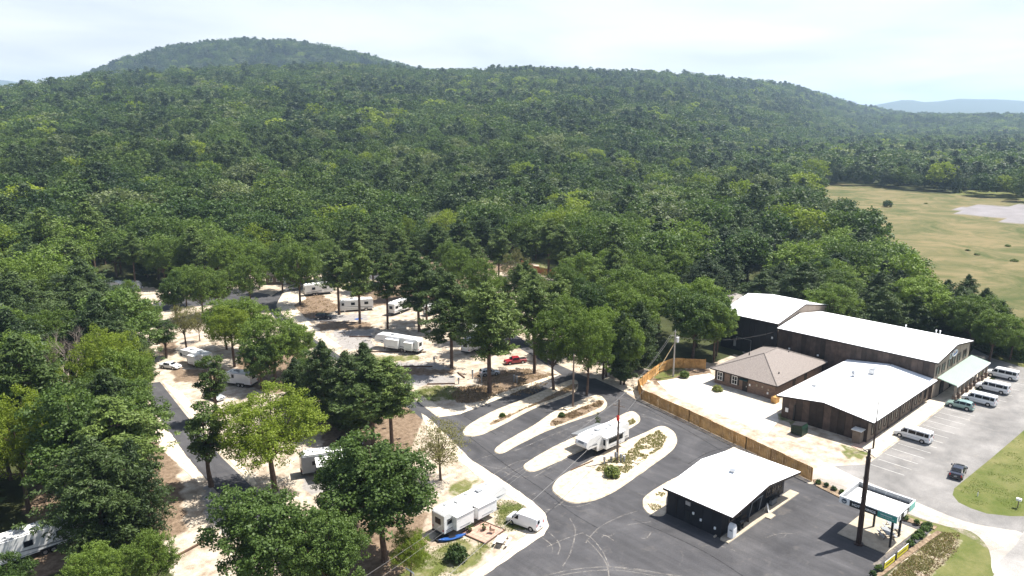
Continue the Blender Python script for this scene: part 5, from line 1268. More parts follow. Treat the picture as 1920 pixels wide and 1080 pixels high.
# landscape timbers
tl = [((600,604),(668,605),'gravel pitch with the black hatchback'),((655,632),(697,632),'nose of the broadside fifth wheel camper'),((694,660),(798,661),'pitch in front of the broadside fifth wheel camper'),
      ((734,688),(811,688),'empty pitch below the broadside camper'),((801,721),(853,720),'grassy corner pitch near the tallest pine'),((859,700),(871,709),'foot of the pine right of the broadside camper'),((330,1045),(398,1008),'gravel bay by the lower left road')]
for a_, b_, w_ in tl:
    a, b = Vector(at(*a_)), Vector(at(*b_)); l = (b-a).length
    o = MB().box(0,l,-0.12,0.12,0.0,0.22).build('landscape_timber', M_TIMBER, None, (a.x,a.y,0)); o.rotation_euler = (0,0,math.atan2(b.y-a.y,b.x-a.x)); tag(o, 'long dark landscape timber at the '+w_, 'timber', 'landscape timbers')
# hookup pedestals
def pedestal(px, py, h, label, m=M_GREY):
    r = tag(empty('hookup_pedestal', (*at(px,py), 0.1)), label, 'pedestal', 'hookup pedestals')
    MB().box(-0.08,0.08,-0.08,0.08,-0.1,h).build('post', m, r); MB().box(-0.14,0.14,-0.12,0.12,h*0.55,h+0.05).build('box', m, r); MB().box(-0.16,0.16,-0.14,0.14,h+0.052,h+0.09).build('cap', M_LAMP, r)
for a_ in ((1133,872,1.2,'grey hookup pedestal left of the brown utility pole, the nearest to the camper nose'),(1146,866,0.8,'short grey hookup pedestal just left of the brown utility pole'),(1164,868,1.3,'tall pale hookup pedestal just right of the brown utility pole'),
           (1170,868,1.0,'outermost hookup pedestal right of the brown utility pole'),(860,720,1.2,'grey hookup pedestal at the end of the corner timber'),(886,710,1.7,'grey hookup post behind the tallest pine, left one'),(903,717,1.7,'grey hookup post next to the trunk of the tallest pine'),
           (964,716,1.2,'grey hookup pedestal left of a pair on the mulch strip'),(969,718,1.2,'grey hookup pedestal right of a pair on the mulch strip'),(814,681,1.2,'grey hookup pedestal under the broadside camper rear'),(752,548,1.3,'hookup pedestal behind the travel trailer')): pedestal(*a_)
ub = tag(MB().box(-1.0,1.0,-0.55,0.55,0,0.12).build('concrete_pad', M_EDGE, None, (*at(1197,866),0.14)), 'pale square concrete lid on the nearest island', 'concrete pad')
ub = tag(MB().box(-0.9,0.9,-0.5,0.5,0,0.25).build('concrete_pad', M_EDGE, None, (*at(1066,768),0.14)), 'pale concrete block at the foot of the bare pole', 'concrete pad')
lw = tag(empty('edging_board', (0,0,0)), 'brown edging board at the head of the nearest island', 'board')
a, b = Vector(at(1070,884)), Vector(at(1112,866)); lw.location = (a.x,a.y,0.12); lw.rotation_euler = (0,0,math.atan2(b.y-a.y,b.x-a.x)); MB().box(0,(b-a).length,-0.07,0.07,0,0.16).build('board', M_TIMBER, lw)
MB().box(0.02,(b-a).length-0.02,0.072,0.13,0,0.1).build('board', M_WTRIM, lw)
mbx = tag(empty('mailbox', (*at(1908,952), 0)), 'white roadside box on a post at the far grass verge edge', 'mailbox'); MB().box(-0.05,0.05,-0.05,0.05,0,1.0).build('post', M_POLE, mbx); MB().box(-0.2,0.2,-0.3,0.3,1.0,1.35).build('box', M_WTRIM, mbx, bevel=0.05)
st_ = tag(empty('marker_post', (*at(1833,930),0)), 'small white marker post on the grass verge', 'marker'); MB().tube([(0,0,0),(0,0,0.6)],0.06,6).build('post', M_WTRIM, st_); MB().box(-0.1,0.1,-0.03,0.03,0.6,0.75).build('cap', M_TRIMDK, st_)
for k, (x_, y_) in enumerate(((1196,728),(1190,722),(1204,722),(1213,718))):
    rg = random.Random(k); bm = bmesh.new(); bmesh.ops.create_icosphere(bm, subdivisions=2, radius=1)
    for v in bm.verts: v.co *= (0.75+0.5*abs(mnoise.noise(v.co*1.3+Vector((k*7,0,0))))); v.co.z *= 0.6
    me_b = bpy.data.meshes.new('boulder'); bm.to_mesh(me_b); bm.free(); me_b.materials.append(M_SAND)
    o = link('boulder', me_b, None, (*at(x_,y_),0.15)); s_ = (1.0,0.7,0.6,0.8)[k]; o.scale = (s_,s_,s_)
    tag(o, ('largest rounded tan boulder','small tan boulder at the left','small tan boulder at the back','tan boulder nearest the grey pole')[k]+' by the start of the plank fence', 'boulder', 'boulders at the fence end')
for r, c in ((shop,(82,46)),(fb_,(127.8,48.5)),(mb_,(150.8,56)),(pr_,(152.4,39.3)),(rb_,(153,78)),(hs,(129.7,66.2)),(cn,(87.7,29.8))):
    for ch in r.children: ch.location = Vector(ch.location) - Vector((c[0], c[1], 0))
    r.location = (c[0], c[1], 0)
for r in [o for o in bpy.data.objects if o.name.startswith('plank_fence')]:
    v0_ = r.children[0].data.vertices[0].co; c = (v0_.x, v0_.y, 0)
    for ch in r.children: ch.location = Vector(ch.location) - Vector(c)
    r.location = c

# ------------------------------------------------------------------ trees
def leaf_mesh(name, m, C, Rr, per, leaf, rng, elong=1.0, up=0.35, radial=0.6, flat=0.8, taper=None):
    """C: clump centres (n,3), Rr radii (n,). Leaves are small quads facing roughly out of their clump."""
    n = len(C); T = n*per
    cen = np.repeat(C, per, 0); rad = np.repeat(Rr, per)
    d = rng.normal(size=(T,3)); d /= np.linalg.norm(d, axis=1)[:,None]
    rr = rad*rng.uniform(0.45, 1.08, T)
    off = d*rr[:,None]; off[:,2] *= flat
    pos = cen + off
    nor = d*radial + rng.normal(size=(T,3))*0.45 + np.array([0,0,up]); nor /= np.linalg.norm(nor, axis=1)[:,None]
    tmp = rng.normal(size=(T,3))
    if elong > 1.3: tmp = d + 0.35*tmp
    u = np.cross(nor, tmp); u /= np.linalg.norm(u, axis=1)[:,None]+1e-9; v = np.cross(nor, u)
    s = leaf*rng.uniform(0.6, 1.25, T)
    u = u*(s/ elong**0.5 *0.5)[:,None]; v = v*(s*elong**0.5*0.5)[:,None]
    V = np.stack([pos-v, pos+u*0.9, pos+v, pos-u*0.9], 1).reshape(-1,3)
    F = np.arange(T*4).reshape(-1,4)
    return mesh_np(name, V, F, m)

def oak_parts(name, H, Rw, seed, leaf, nlobe, cl, per, lm, base=0.22, spread=1.0, clr=0.75, narrow=1.0):
    rng = np.random.default_rng(seed); zc = H*(base+1)/2+0.02*H; hz_ = H*(1-base)/2
    L_, Cs, Rs, limbs = [], [], [], []
    for k in range(nlobe):
        ph = k*2.399963 + rng.uniform(-0.4,0.4); ct = 1-2*(k+0.5)/nlobe; st_ = math.sqrt(1-ct*ct)
        q = rng.uniform(0.52, 0.86)
        wob = rng.uniform(0.8, 1.12)
        c = np.array([Rw*st_*math.cos(ph)*q*wob, Rw*st_*math.sin(ph)*q*wob, zc + hz_*ct*q])
        if ct < -0.55: c[2] = zc - hz_*0.5*q
        lr = Rw*rng.uniform(0.30, 0.46)*narrow**0.3
        limbs.append(c)
        d = rng.normal(size=(cl,3)); d[:,2] += 0.35; d /= np.linalg.norm(d, axis=1)[:,None]
        C = c + d*(lr*rng.uniform(0.6, 1.05, cl))[:,None]*np.array([1,1,0.8])
        Cs.append(C); Rs.append(np.full(cl, clr)*rng.uniform(0.6, 1.2, cl))
    C = np.concatenate(Cs); Rr = np.concatenate(Rs)
    crown = leaf_mesh(name+'_crown', lm, C, Rr, per, leaf, rng)
    b = MB(); tr = 0.022*H
    lean = rng.uniform(-0.03,0.03,2)*H
    mid = (lean[0]*0.5, lean[1]*0.5, H*max(base,0.18)); top = (lean[0], lean[1], H*0.75)
    b.tube([(0,0,-0.3),(0,0,0.4),mid,top],[tr*1.3,tr,tr*0.8,tr*0.25],8)
    for c in limbs:
        t_ = rng.uniform(0.1,0.7); s0 = Vector(mid).lerp(Vector(top), t_)
        e_ = Vector(c); m_ = s0.lerp(e_, 0.5); m_.z -= 0.05*H*rng.uniform(0,1)
        b.tube([s0, m_, e_],[tr*0.42,tr*0.26,tr*0.08],5)
    return crown, b
def pine_parts(name, H, Rw, seed, leaf, nb, per, lm, clear=0.38, tuft=0.7, full=1.0):
    rng = np.random.default_rng(seed); C, Rs = [], []; b = MB(); tr = 0.014*H
    lx, ly = rng.uniform(-0.02,0.02,2)*H
    P = lambda z: (lx*(z/H)**1.5, ly*(z/H)**1.5, z)
    b.tube([(0,0,-0.3),P(0.5),P(H*0.4),P(H*0.8),P(H*0.98)],[tr*1.25,tr,tr*0.8,tr*0.4,tr*0.1],8)
    for k in range(nb):
        f = (k+0.5)/nb; z = H*(clear + (1-clear)*f*0.97); ph = k*2.4+rng.uniform(-0.5,0.5)
        sh = (math.sin(math.pi*min(1, 0.18+0.86*f))**0.7)*(0.55+0.45*rng.uniform(0,1.35))
        ln = Rw*sh*full
        if rng.uniform() < 0.10: ln *= 0.4
        s0 = Vector(P(z)); rise = (0.05+0.40*f)*ln*rng.uniform(0.5,1.3) - 0.08*ln
        e_ = s0 + Vector((math.cos(ph)*ln, math.sin(ph)*ln, rise)); m_ = s0.lerp(e_,0.5); m_.z -= 0.05*ln
        b.tube([s0,m_,e_],[tr*0.28,tr*0.18,tr*0.05],4)
        nt_ = max(2, int(ln/ (tuft*0.62)))
        for j in range(nt_):
            q = 0.30+0.72*(j+0.5)/nt_; p = s0.lerp(e_, q)
            for s in range(2 if q > 0.4 else 1):
                o = np.array([rng.normal()*0.30*ln*q*0.7, rng.normal()*0.30*ln*q*0.7, rng.normal()*0.12*ln+0.1])
                C.append(np.array(p)+o); Rs.append(tuft*rng.uniform(0.6,1.15))
    for j in range(4): C.append(np.array(P(H*(0.93+0.02*j)))+rng.normal(size=3)*0.25); Rs.append(tuft*0.7)
    return leaf_mesh(name+'_crown', lm, np.array(C), np.array(Rs), per, leaf, rng, elong=2.6, up=0.45, radial=0.5, flat=0.62), b

LIB = {}
def lib(kind, lod):
    """shared crown and trunk meshes; lod 0 near, 1 middle."""
    key = (kind, lod)
    if key in LIB: return LIB[key]
    out = []
    if kind == 'pine':
        for k in range(4 if lod == 0 else 3):
            c, b = pine_parts('pine', 20, (3.9,3.4,4.3,3.7)[k], 11+k+lod*50, 0.29 if lod == 0 else 0.55, (64,54,70,58)[k] if lod == 0 else 38, 36 if lod == 0 else 14, LM['pine_near'], clear=(0.36,0.45,0.30,0.40)[k], tuft=0.62 if lod == 0 else 0.95)
            out.append((c, b.mesh('pine_trunk', M_BARK), 20))
    elif kind == 'bushy_pine':
        for k in range(3):
            c, b = pine_parts('bushy_pine', 17, 4.4, 31+k+lod*50, 0.29 if lod == 0 else 0.55, 92 if lod == 0 else 50, 34 if lod == 0 else 14, LM['pine'], clear=0.10, tuft=0.70 if lod == 0 else 1.0, full=1.1)
            out.append((c, b.mesh('pine_trunk', M_BARK), 17))
    elif kind in ('oak', 'dark', 'light', 'brown'):
        for k in range(3):
            lf = {'oak': 0.25, 'dark': 0.28, 'light': 0.20, 'brown': 0.24}[kind]
            if lod: lf *= 1.8
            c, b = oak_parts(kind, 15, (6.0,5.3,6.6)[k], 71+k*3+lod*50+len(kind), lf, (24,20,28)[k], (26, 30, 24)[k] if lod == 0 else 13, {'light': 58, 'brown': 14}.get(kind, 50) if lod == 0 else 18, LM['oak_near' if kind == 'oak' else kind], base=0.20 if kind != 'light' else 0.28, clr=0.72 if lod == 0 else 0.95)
            out.append((c, b.mesh('tree_trunk', M_BARK), 15))
    elif kind == 'slim':
        for k in range(3):
            c, b = oak_parts('slim', 15, (3.0,2.6,3.4)[k], 171+k+lod*50, 0.28 if lod == 0 else 0.5, 18, 20 if lod == 0 else 12, 24 if lod == 0 else 12, LM['oak'], base=0.16, clr=0.6, narrow=0.5)
            out.append((c, b.mesh('tree_trunk', M_BARK), 15))
    elif kind == 'sapling':
        c, b = oak_parts('sapling', 4, 1.3, 5, 0.22, 8, 8, 8, LM['oak'], base=0.1, clr=0.4); out.append((c, b.mesh('tree_trunk', M_BARK), 4))
    LIB[key] = out; return out
NAMES = {'pine': 'pine_tree', 'bushy_pine': 'pine_tree', 'oak': 'broadleaf_tree', 'dark': 'broadleaf_tree', 'light': 'broadleaf_tree', 'brown': 'broadleaf_tree', 'slim': 'broadleaf_tree', 'sapling': 'sapling'}
def tree(kind, e, n, h, wr, rot, label, group=None, lod=0, var=0, z=None):
    vs_ = lib(kind, lod); c, t_, H0 = vs_[var % len(vs_)]
    if z is None: z = float(terrain(e, n))
    r = empty(NAMES[kind], (e, n, z-0.05), rot); s = h/H0; r.scale = (s*wr, s*wr, s)
    link('crown', c, r); link('trunk', t_, r)
    return tag(r, label, 'tree', group)
OCC = []   # where placed trees stand
def T(kind, px, py, h, wr, label, var=0, lod=0, top=False, group=None, rot=None):
    e, n = at(px, py, h*0.97 if top else 0)
    wr *= {'pine': 1.38, 'bushy_pine': 1.15, 'slim': 1.1}.get(kind, 1.12); h *= 1.03
    OCC.append((e, n)); return tree(kind, e, n, h, wr, rot if rot is not None else (px*0.37+py*0.11) % 6.28, label, group, lod, var)

# pines on the pitches (base pixel, height, width factor)
T('pine', 918, 737, 20.5, 1.05, 'tallest foreground pine with its base on the mulch mound by the corner pitch', 0)
T('pine', 847, 690, 19, 0.95, 'pine right of the broadside camper with low drooping branches', 2)
T('pine', 1002, 700, 18.5, 0.9, 'pine with a thin bare lower trunk just right of the red pickup', 1)
T('oak', 1038, 732, 15.5, 0.72, 'dense tree at the head of the first traffic island', 1)
T('oak', 1100, 742, 15.5, 0.62, 'dense tree shading the junction near the bare pole', 2)
T('pine', 727, 617, 17.5, 0.9, 'pine between the motorhome and the travel trailer', 1)
T('pine', 675, 607, 19.5, 0.85, 'tall pine in front of the motorhome', 0)
T('pine', 636, 590, 17.5, 1.0, 'pine right of the black hatchback', 3)
T('oak', 563, 572, 16.5, 0.8, 'dark tree left of the black hatchback on the loop corner', 0)
T('pine', 786, 622, 19, 0.95, 'pine behind the rear end of the broadside camper', 2)
T('pine', 800, 604, 16, 0.9, 'pine next to the cream rounded trailer', 1)
T('pine', 1000, 640, 16, 0.9, 'pine with a reddish trunk behind the red pickup', 3)
T('oak', 940, 610, 12, 0.62, 'small tree in the middle of the sandy area', 1)
T('pine', 975, 612, 15, 0.8, 'slim pine of a pair on the bright sand, left one', 1)
T('pine', 988, 608, 15.5, 0.8, 'slim pine of a pair on the bright sand, right one', 0)
T('brown', 1010, 598, 12, 0.6, 'thin browning tree beside the bright sand strip', 0)
T('oak', 900, 585, 14, 0.7, 'rounded tree at the centre of the back pitches', 2)
T('oak', 860, 560, 14, 0.75, 'tree above the cream rounded trailer', 0)
T('pine', 700, 545, 16, 0.9, 'pine in the row behind the motorhome, left one', 2)
T('pine', 745, 530, 17, 0.95, 'pine in the row behind the motorhome, right one', 0)
T('oak', 610, 540, 14, 0.75, 'dark tree in front of the trailer above the black hatchback', 2)
T('pine', 668, 520, 17, 1.0, 'pine with a pointed crown right of the trailer above the hatchback', 1)
T('light', 765, 470, 12, 0.7, 'bright yellow-green tree among the back pines', 0)
T('pine', 862, 510, 17, 1.0, 'broad pine left of the red fence', 3)
T('pine', 905, 500, 17, 1.0, 'pine just left of the red fence', 0)
T('pine', 820, 520, 17, 1.05, 'pine by the orange dirt at the back', 2)
T('pine', 1028, 520, 18, 1.0, 'pine directly in front of the red fence', 1)
T('pine', 1052, 527, 17, 1.0, 'pine at the right end of the red fence', 0)
T('pine', 985, 520, 15, 0.9, 'pine at the left end of the red fence', 3)
for k_, (kd_, x_, y_, h_, w_, lb_) in enumerate([
 ('oak',530,548,14,0.8,'tree beside the small grey cabin, right side'),('oak',487,541,14,0.8,'tree beside the small grey cabin, left side'),('pine',590,528,17,1.0,'tall pine behind the white trailer row, above the loop corner'),
 ('oak',640,500,15,0.9,'crown at the camp back edge above the motorhome'),('pine',710,505,17,0.9,'pine at the camp back edge below the yellow-green tree'),('oak',800,500,14,0.8,'crown left of the orange dirt at the back'),
 ('oak',845,535,13,0.8,'crown in front of the orange dirt at the back'),('pine',885,540,16,0.9,'pine between the back pitches and the red fence'),('pine',935,530,16,1.0,'pine on the sand below the red fence, left one'),
 ('brown',965,560,13,0.8,'olive brown thin tree on the sand below the red fence'),('oak',880,640,12,0.7,'leafy tree beside the camper with big dark windows'),('pine',905,660,15,0.9,'pine just behind the camper with big dark windows'),
 ('oak',1060,668,13,0.75,'leafy tree between the back road and the first island'),('oak',955,655,11,0.7,'leafy tree above the red pickup'),('pine',760,560,15,0.9,'pine over the travel trailer with a curved roof'),
 ('oak',1130,712,14,0.7,'tree on the far side of the shaded junction'),('oak',1170,722,13,0.65,'tree at the start of the long plank fence'),('pine',1045,640,15,0.9,'pine on the outer side of the back road'),
 ('oak',1090,640,13,0.8,'broad tree on the outer side of the back road'),('pine',830,620,15,0.9,'pine between the cream trailer and the broadside camper')]):
    T(kd_, x_, y_, h_, w_, lb_, k_)
# cluster in the middle right
for k, (x_, y_, h_, w_, kd, lb) in enumerate([
 (1090,480,14,1.0,'oak','broad crown at the back left of the cluster beside the hall yard'), (1150,470,14,0.95,'oak','light topped crown at the back of the cluster beside the hall yard'),
 (1215,480,14,0.9,'oak','crown at the back right of the cluster nearest the dark woods'), (1105,535,14,0.85,'dark','crown in the left middle of the cluster beside the sand strip'),
 (1165,535,14,0.85,'oak','crown in the centre of the cluster beside the hall yard'), (1240,520,14,1.0,'oak','large bright crown at the right middle of the cluster'),
 (1312,530,15,0.9,'oak','crown on the right edge of the cluster above the white hall roof'), (1168,592,14,0.75,'bushy_pine','tall narrow crown hanging over the road at the cluster front'),
 (1200,572,14,0.8,'bushy_pine','narrow crown left of the transformer pole'), (1305,553,14.5,0.95,'dark','big dark crown behind the orange fence'),
 (1345,568,13,0.8,'oak','front right crown of the cluster next to the brick house'), (1140,590,13,0.7,'oak','open crown over the upper end of the back road'),
 (1350,560,13,0.7,'dark','rounded crown touching the rear white roof'), (1060,500,14,0.8,'oak','crown right of the red fence'), (1265,470,13,0.8,'oak','high crown behind the cluster near the grey gravel'),
 (1135,690-95,12,0.7,'slim','slender tree beside the trailer glimpsed under the trees')]):
    T(kd, x_, y_, h_, w_, lb, k, top=True)
for k, (x_, y_, h_, w_, kd, lb) in enumerate([(1815,520,12,0.9,'bushy_pine','pine on the wood edge by the field, uppermost of the row beyond the porch'),(1850,545,12,0.9,'bushy_pine','pine on the wood edge by the field, second of the row beyond the porch'),
 (1880,568,11,0.9,'bushy_pine','pine on the wood edge by the field, third of the row beyond the porch'),(1905,600,9,0.9,'oak','lowest leafy tree of the row beyond the porch at the right frame edge'),(1868,585,11,1.0,'oak','broad green tree behind the clipped hedge like shrubs beyond the porch'),(1830,560,12,1.0,'oak','broad green tree right of the flues on the long white roof')]):
    T(kd, x_, y_, h_, w_, lb, k, top=True)
# left part of the campground
T('light', 516, 921, 13.4, 1.22, 'big yellow-green spreading tree with a forked trunk beside the left road', 0, rot=0.7)
T('slim', 396, 912, 12.5, 1.15, 'slim dark green tree standing between the asphalt and the gravel bay', 0)
T('slim', 404, 788, 11.5, 1.1, 'slender tree in front of the silver car', 1)
T('light', 440, 688, 12.5, 0.95, 'bright lime-topped tree behind the pale grey trailer', 1)
T('oak', 515, 715, 13, 0.98, 'round green tree left of the upper road bend', 2)
T('dark', 490, 730, 9, 0.95, 'low dark tree in the shade beside the pale grey trailer', 0)
T('slim', 312, 671, 8.5, 1.5, 'small tree by the back of the white saloon car', 2)
T('brown', 375, 640, 7, 0.7, 'browning sapling behind the white saloon car', 1)
T('bushy_pine', 610, 800, 14.5, 0.8, 'spiky topped pine at the left of the dark clump', 0)
T('bushy_pine', 655, 812, 13.5, 0.95, 'bushy pine in the middle of the dark clump', 1)
T('pine', 700, 842, 14.5, 1.15, 'pine at the front of the dark clump above the leafy tree', 2)
T('pine', 735, 835, 14, 1.1, 'pine on the right edge of the dark clump by the camp road', 0)
T('bushy_pine', 688, 790, 13.5, 0.9, 'bushy pine at the back right of the dark clump', 2)
T('bushy_pine', 560, 790, 11, 0.8, 'pine at the back left of the dark clump', 1)
T('dark', 575, 755, 9, 0.7, 'dense shrubby tree behind the dark clump of pines', 1)
T('dark', 722, 1052, 14.5, 1.08, 'big glossy dark green tree in the lower middle', 1, rot=2.0)
T('dark', 668, 1010, 11.5, 0.85, 'lower left lobe tree joined to the big glossy dark tree', 2)
T('dark', 505, 1135, 12.5, 1.05, 'leafy dark tree cut by the bottom edge', 0)
T('dark', 620, 1150, 11, 0.8, 'leafy tree at the bottom edge under the power cables', 2)
T('brown', 826, 900, 8.5, 0.95, 'thin half bare browning tree beside the camp road', 2)
T('light', 770, 1095, 6, 0.8, 'small yellow-green tree at the bottom edge left of the lawn', 2)
T('sapling', 1120, 806, 3.0, 0.45, 'tiny lone sapling at the edge of the third island', 0)
T('light', 212, 800, 15.5, 0.78, 'large pale green tree above the left end of the left road', 2)
T('oak', 240, 815, 14, 0.75, 'dark leaved tree in front of the large pale green tree', 0)
T('oak', 192, 850, 12.5, 0.8, 'green tree left of the large pale green tree', 1)
T('pine', 235, 985, 16.5, 1.1, 'wide dark pine in the lower left beside the gravel bay', 2, rot=1.0)
T('bushy_pine', 262, 1020, 13, 0.85, 'dark pine lobe reaching toward the left road', 0)
T('bushy_pine', 200, 1050, 15, 1.0, 'dark pine behind the camper in the lower left trees', 1)
T('light', 55, 960, 15, 0.75, 'yellowish tree on the left edge above the lower left camper', 0)
T('oak', 20, 900, 15, 0.8, 'green tree on the left edge of the frame', 1)
T('oak', 140, 900, 13, 0.8, 'shadowed tree between the yellowish tree and the dark pine', 2)
T('dark', 20, 1190, 8, 0.8, 'dark tree in front of the lower left camper', 1)
T('oak', 190, 1150, 7.5, 0.8, 'low tree at the bottom left beside the camper', 2)
T('oak', 290, 1125, 7.5, 0.8, 'low tree at the bottom edge by the gravel bay timber', 0)
T('oak', 60, 790, 15, 0.8, 'tree left of the dead tree', 0)
T('oak', 105, 720, 14, 0.75, 'rounded tree behind the dead tree', 2)
T('oak', 20, 720, 15, 0.8, 'left edge tree behind the rounded one', 1)
T('light', 222, 680, 11.5, 0.62, 'pale topped tree right behind the dead tree', 1)
T('dark', 330, 605, 12, 0.75, 'dense tree beside the thin wooden pole on the entrance road', 1)
T('oak', 380, 600, 13, 0.8, 'tree right of the thin wooden pole', 2)
T('oak', 470, 580, 14, 0.8, 'tree with a visible trunk on the inside of the entrance bend', 0)
T('oak', 282, 640, 8.5, 0.95, 'small tree below the entrance road', 1)
T('oak', 245, 592, 9, 0.7, 'bushy tree on the far side of the entrance road', 0)
T('pine', 255, 545, 16, 0.9, 'pine behind the grey white trailer', 1)
T('oak', 150, 600, 14, 0.9, 'broad green tree left of the small white trailer', 2)
T('oak', 90, 615, 15, 0.95, 'broad green tree farther left of the small white trailer', 0)
T('oak', 30, 620, 16, 0.95, 'broad tree at the left edge level with the entrance road', 1)
T('oak', 150, 670, 12, 0.8, 'light green tree between the dead tree and the entrance road', 0)
T('oak', 430, 540, 15, 0.85, 'tall green tree behind the entrance bend', 1)
T('oak', 365, 530, 15, 0.95, 'wide light green crown behind the thin wooden pole', 0)
T('oak', 310, 540, 14, 0.85, 'green crown left of the wide light one', 2)
T('oak', 425, 655, 11, 0.9, 'olive tree just behind the bright lime-topped tree', 2)
T('brown', 350, 655, 10, 0.9, 'olive brown tree behind the small fifth wheel on the left', 1)
T('oak', 560, 700, 10, 0.8, 'green tree between the round green tree and the dark clump', 0)
T('oak', 470, 660, 12, 0.85, 'green tree right behind the lime-topped tree', 1)
T('oak', 350, 575, 11, 0.8, 'low tree on the inside edge of the entrance road', 2)
T('oak', 410, 590, 12, 0.9, 'dense tree just past the entrance bend', 1)
# dead tree: bare pale limbs
e, n = at(135, 775); dt = tag(empty('dead_tree', (e, n, 0)), 'leafless dead tree with pale bare branches on the left', 'tree')
rg = random.Random(9); b = MB(); b.tube([(0,0,-0.3),(0.1,0,3.5),(0.2,0.1,6.5)],[0.28,0.2,0.14],7); b.build('trunk', M_BARKP, dt)
lb = MB(); tw = MB()
def branch(p, d, l, r, k):
    q = p + d*l; mid = p + d*l*0.5 + Vector((rg.uniform(-1,1),rg.uniform(-1,1),rg.uniform(-.3,.5)))*l*0.08
    (lb if k < 3 else tw).tube([p, mid, q], [r, r*0.75, r*0.5], 4 if k > 1 else 5, cap=False)
    if k < 5:
        for _ in range(3 if k < 4 else 2):
            nd = (d + Vector((rg.uniform(-1,1),rg.uniform(-1,1),rg.uniform(-0.25,0.75)))*0.75).normalized()
            branch(p.lerp(q, rg.uniform(0.5,1.0)), nd, l*rg.uniform(0.55,0.8), r*0.58, k+1)
for j in range(7):
    a_ = j*0.9; branch(Vector((0.15,0.05,2.5+j*0.65)), Vector((math.cos(a_),math.sin(a_),0.9)).normalized(), 3.6, 0.11, 0)
dt.scale = (1.2,1.2,1.15)
lb.build('limb', M_BARKP, dt); tag(tw.build('twig', mat('grey_twigs', (0.20,0.165,0.14), 0.95, var=0.3), dt), kind='stuff')

# shrubs, each its own thing
def shrub_mesh(seed, r, h, lm, leaf=0.16, n=26, per=22):
    rng = np.random.default_rng(seed); d = rng.normal(size=(n,3)); d /= np.linalg.norm(d,axis=1)[:,None]; d[:,2] = np.abs(d[:,2])
    C = d*np.array([r,r,h])*0.62 + np.array([0,0,h*0.28]); return leaf_mesh('shrub', lm, C, np.full(n, r*0.42), per, leaf, rng)
SH = [shrub_mesh(1,0.55,0.7,LM['dark']), shrub_mesh(2,0.5,0.75,LM['dark']), shrub_mesh(3,1.2,1.4,LM['oak'],0.26,40,26), shrub_mesh(4,1.0,0.9,LM['grass'],0.3,36,22)]
def shrub(px, py, k, s, label, group=None, z=0.1):
    r = empty('shrub', (*at(px,py), z), px*0.7 % 6.28, s); link('foliage', SH[k], r); MB().tube([(0,0,-0.1),(0,0,0.5)],[0.06,0.03],5).build('stem', M_BARK, r)
    return tag(r, label, 'shrub', group)
bl = ['first from the plank fence end','second from the plank fence end','third from the plank fence end','fourth from the plank fence end','beside the side of the sign canopy','next toward the bend beyond the canopy','last before the bend beyond the canopy']
for k, (x_, y_) in enumerate(((1534,908),(1549,914),(1563,920),(1578,927),(1697,975),(1718,984),(1732,990))): shrub(x_, y_, k % 2, 0.8, 'round clipped shrub in the kerb bed, '+bl[k], 'clipped shrubs in the kerb bed')
bl = ['at the corner, topmost','second down from the corner','third down from the corner','fourth down from the corner','fifth down, just above the farther yellow banner','near the joint of the two yellow banners','just below the nearer yellow banner','lowest at the bottom of the frame']
for k, (x_, y_) in enumerate(((1739,992),(1732,1000),(1723,1007),(1714,1015),(1706,1023),(1676,1050),(1648,1070),(1636,1082))): shrub(x_, y_, k % 2, (1.15,1.15,1.1,1.0,0.9,0.6,0.9,0.9)[k], 'dark round shrub on the asphalt corner edge, '+bl[k], 'dark shrubs along the banner edge')
shrub(856, 1050, 2, 1.2, 'leafy green bush on the lawn below the kayak', z=0)
shrub(1147, 893, 3, 1.3, 'low wide olive bush on the nearest traffic island')
shrub(1053, 783, 2, 0.55, 'small green bush on the second traffic island'); shrub(942, 783, 2, 0.5, 'small green weed clump on the first traffic island')
shrub(1664,388,2,2.4,'dark lone shrub clump standing in the tan field near the wood edge', z=0)
for k, (x_, y_, s_) in enumerate(((1795,361,2.2),(1815,470,0.7),(1832,478,0.8),(1890,462,0.8),(1902,490,0.9),(1736,382,0.7))):
    o = shrub(x_, y_, 3, s_*1.5, 'low green bush in the tan field, '+['at the far field edge','left one of the middle pair','right one of the middle pair','upper one near the right edge','lower one near the right edge','beside the reddish weeds'][k], 'bushes in the field', z=0); o.scale.z *= 0.6
shrub(1345,733,3,1.0,'weedy green tuft by the brick house walk', z=0); shrub(1283,708,2,0.9,'bright green weeds at the foot of the grey pole', z=0)
for k, (x_, y_, s_) in enumerate(((1845,655,1.9),(1862,660,2.0),(1882,664,2.0),(1900,670,1.9),(1918,676,1.8),(1850,640,2.2),(1880,648,2.3),(1910,655,2.3),(1700,612,2.0),(1740,622,2.0),(1570,585,2.2),(1600,592,2.0),(1420,560,1.8),(1395,548,1.8),(1780,628,2.0),(1812,632,2.0),(1630,598,1.8),(1660,604,1.9))):
    shrub(x_, y_, 2, s_, 'bright green shrub on the wood edge behind the hall', 'wood edge shrubs behind the hall', z=0)

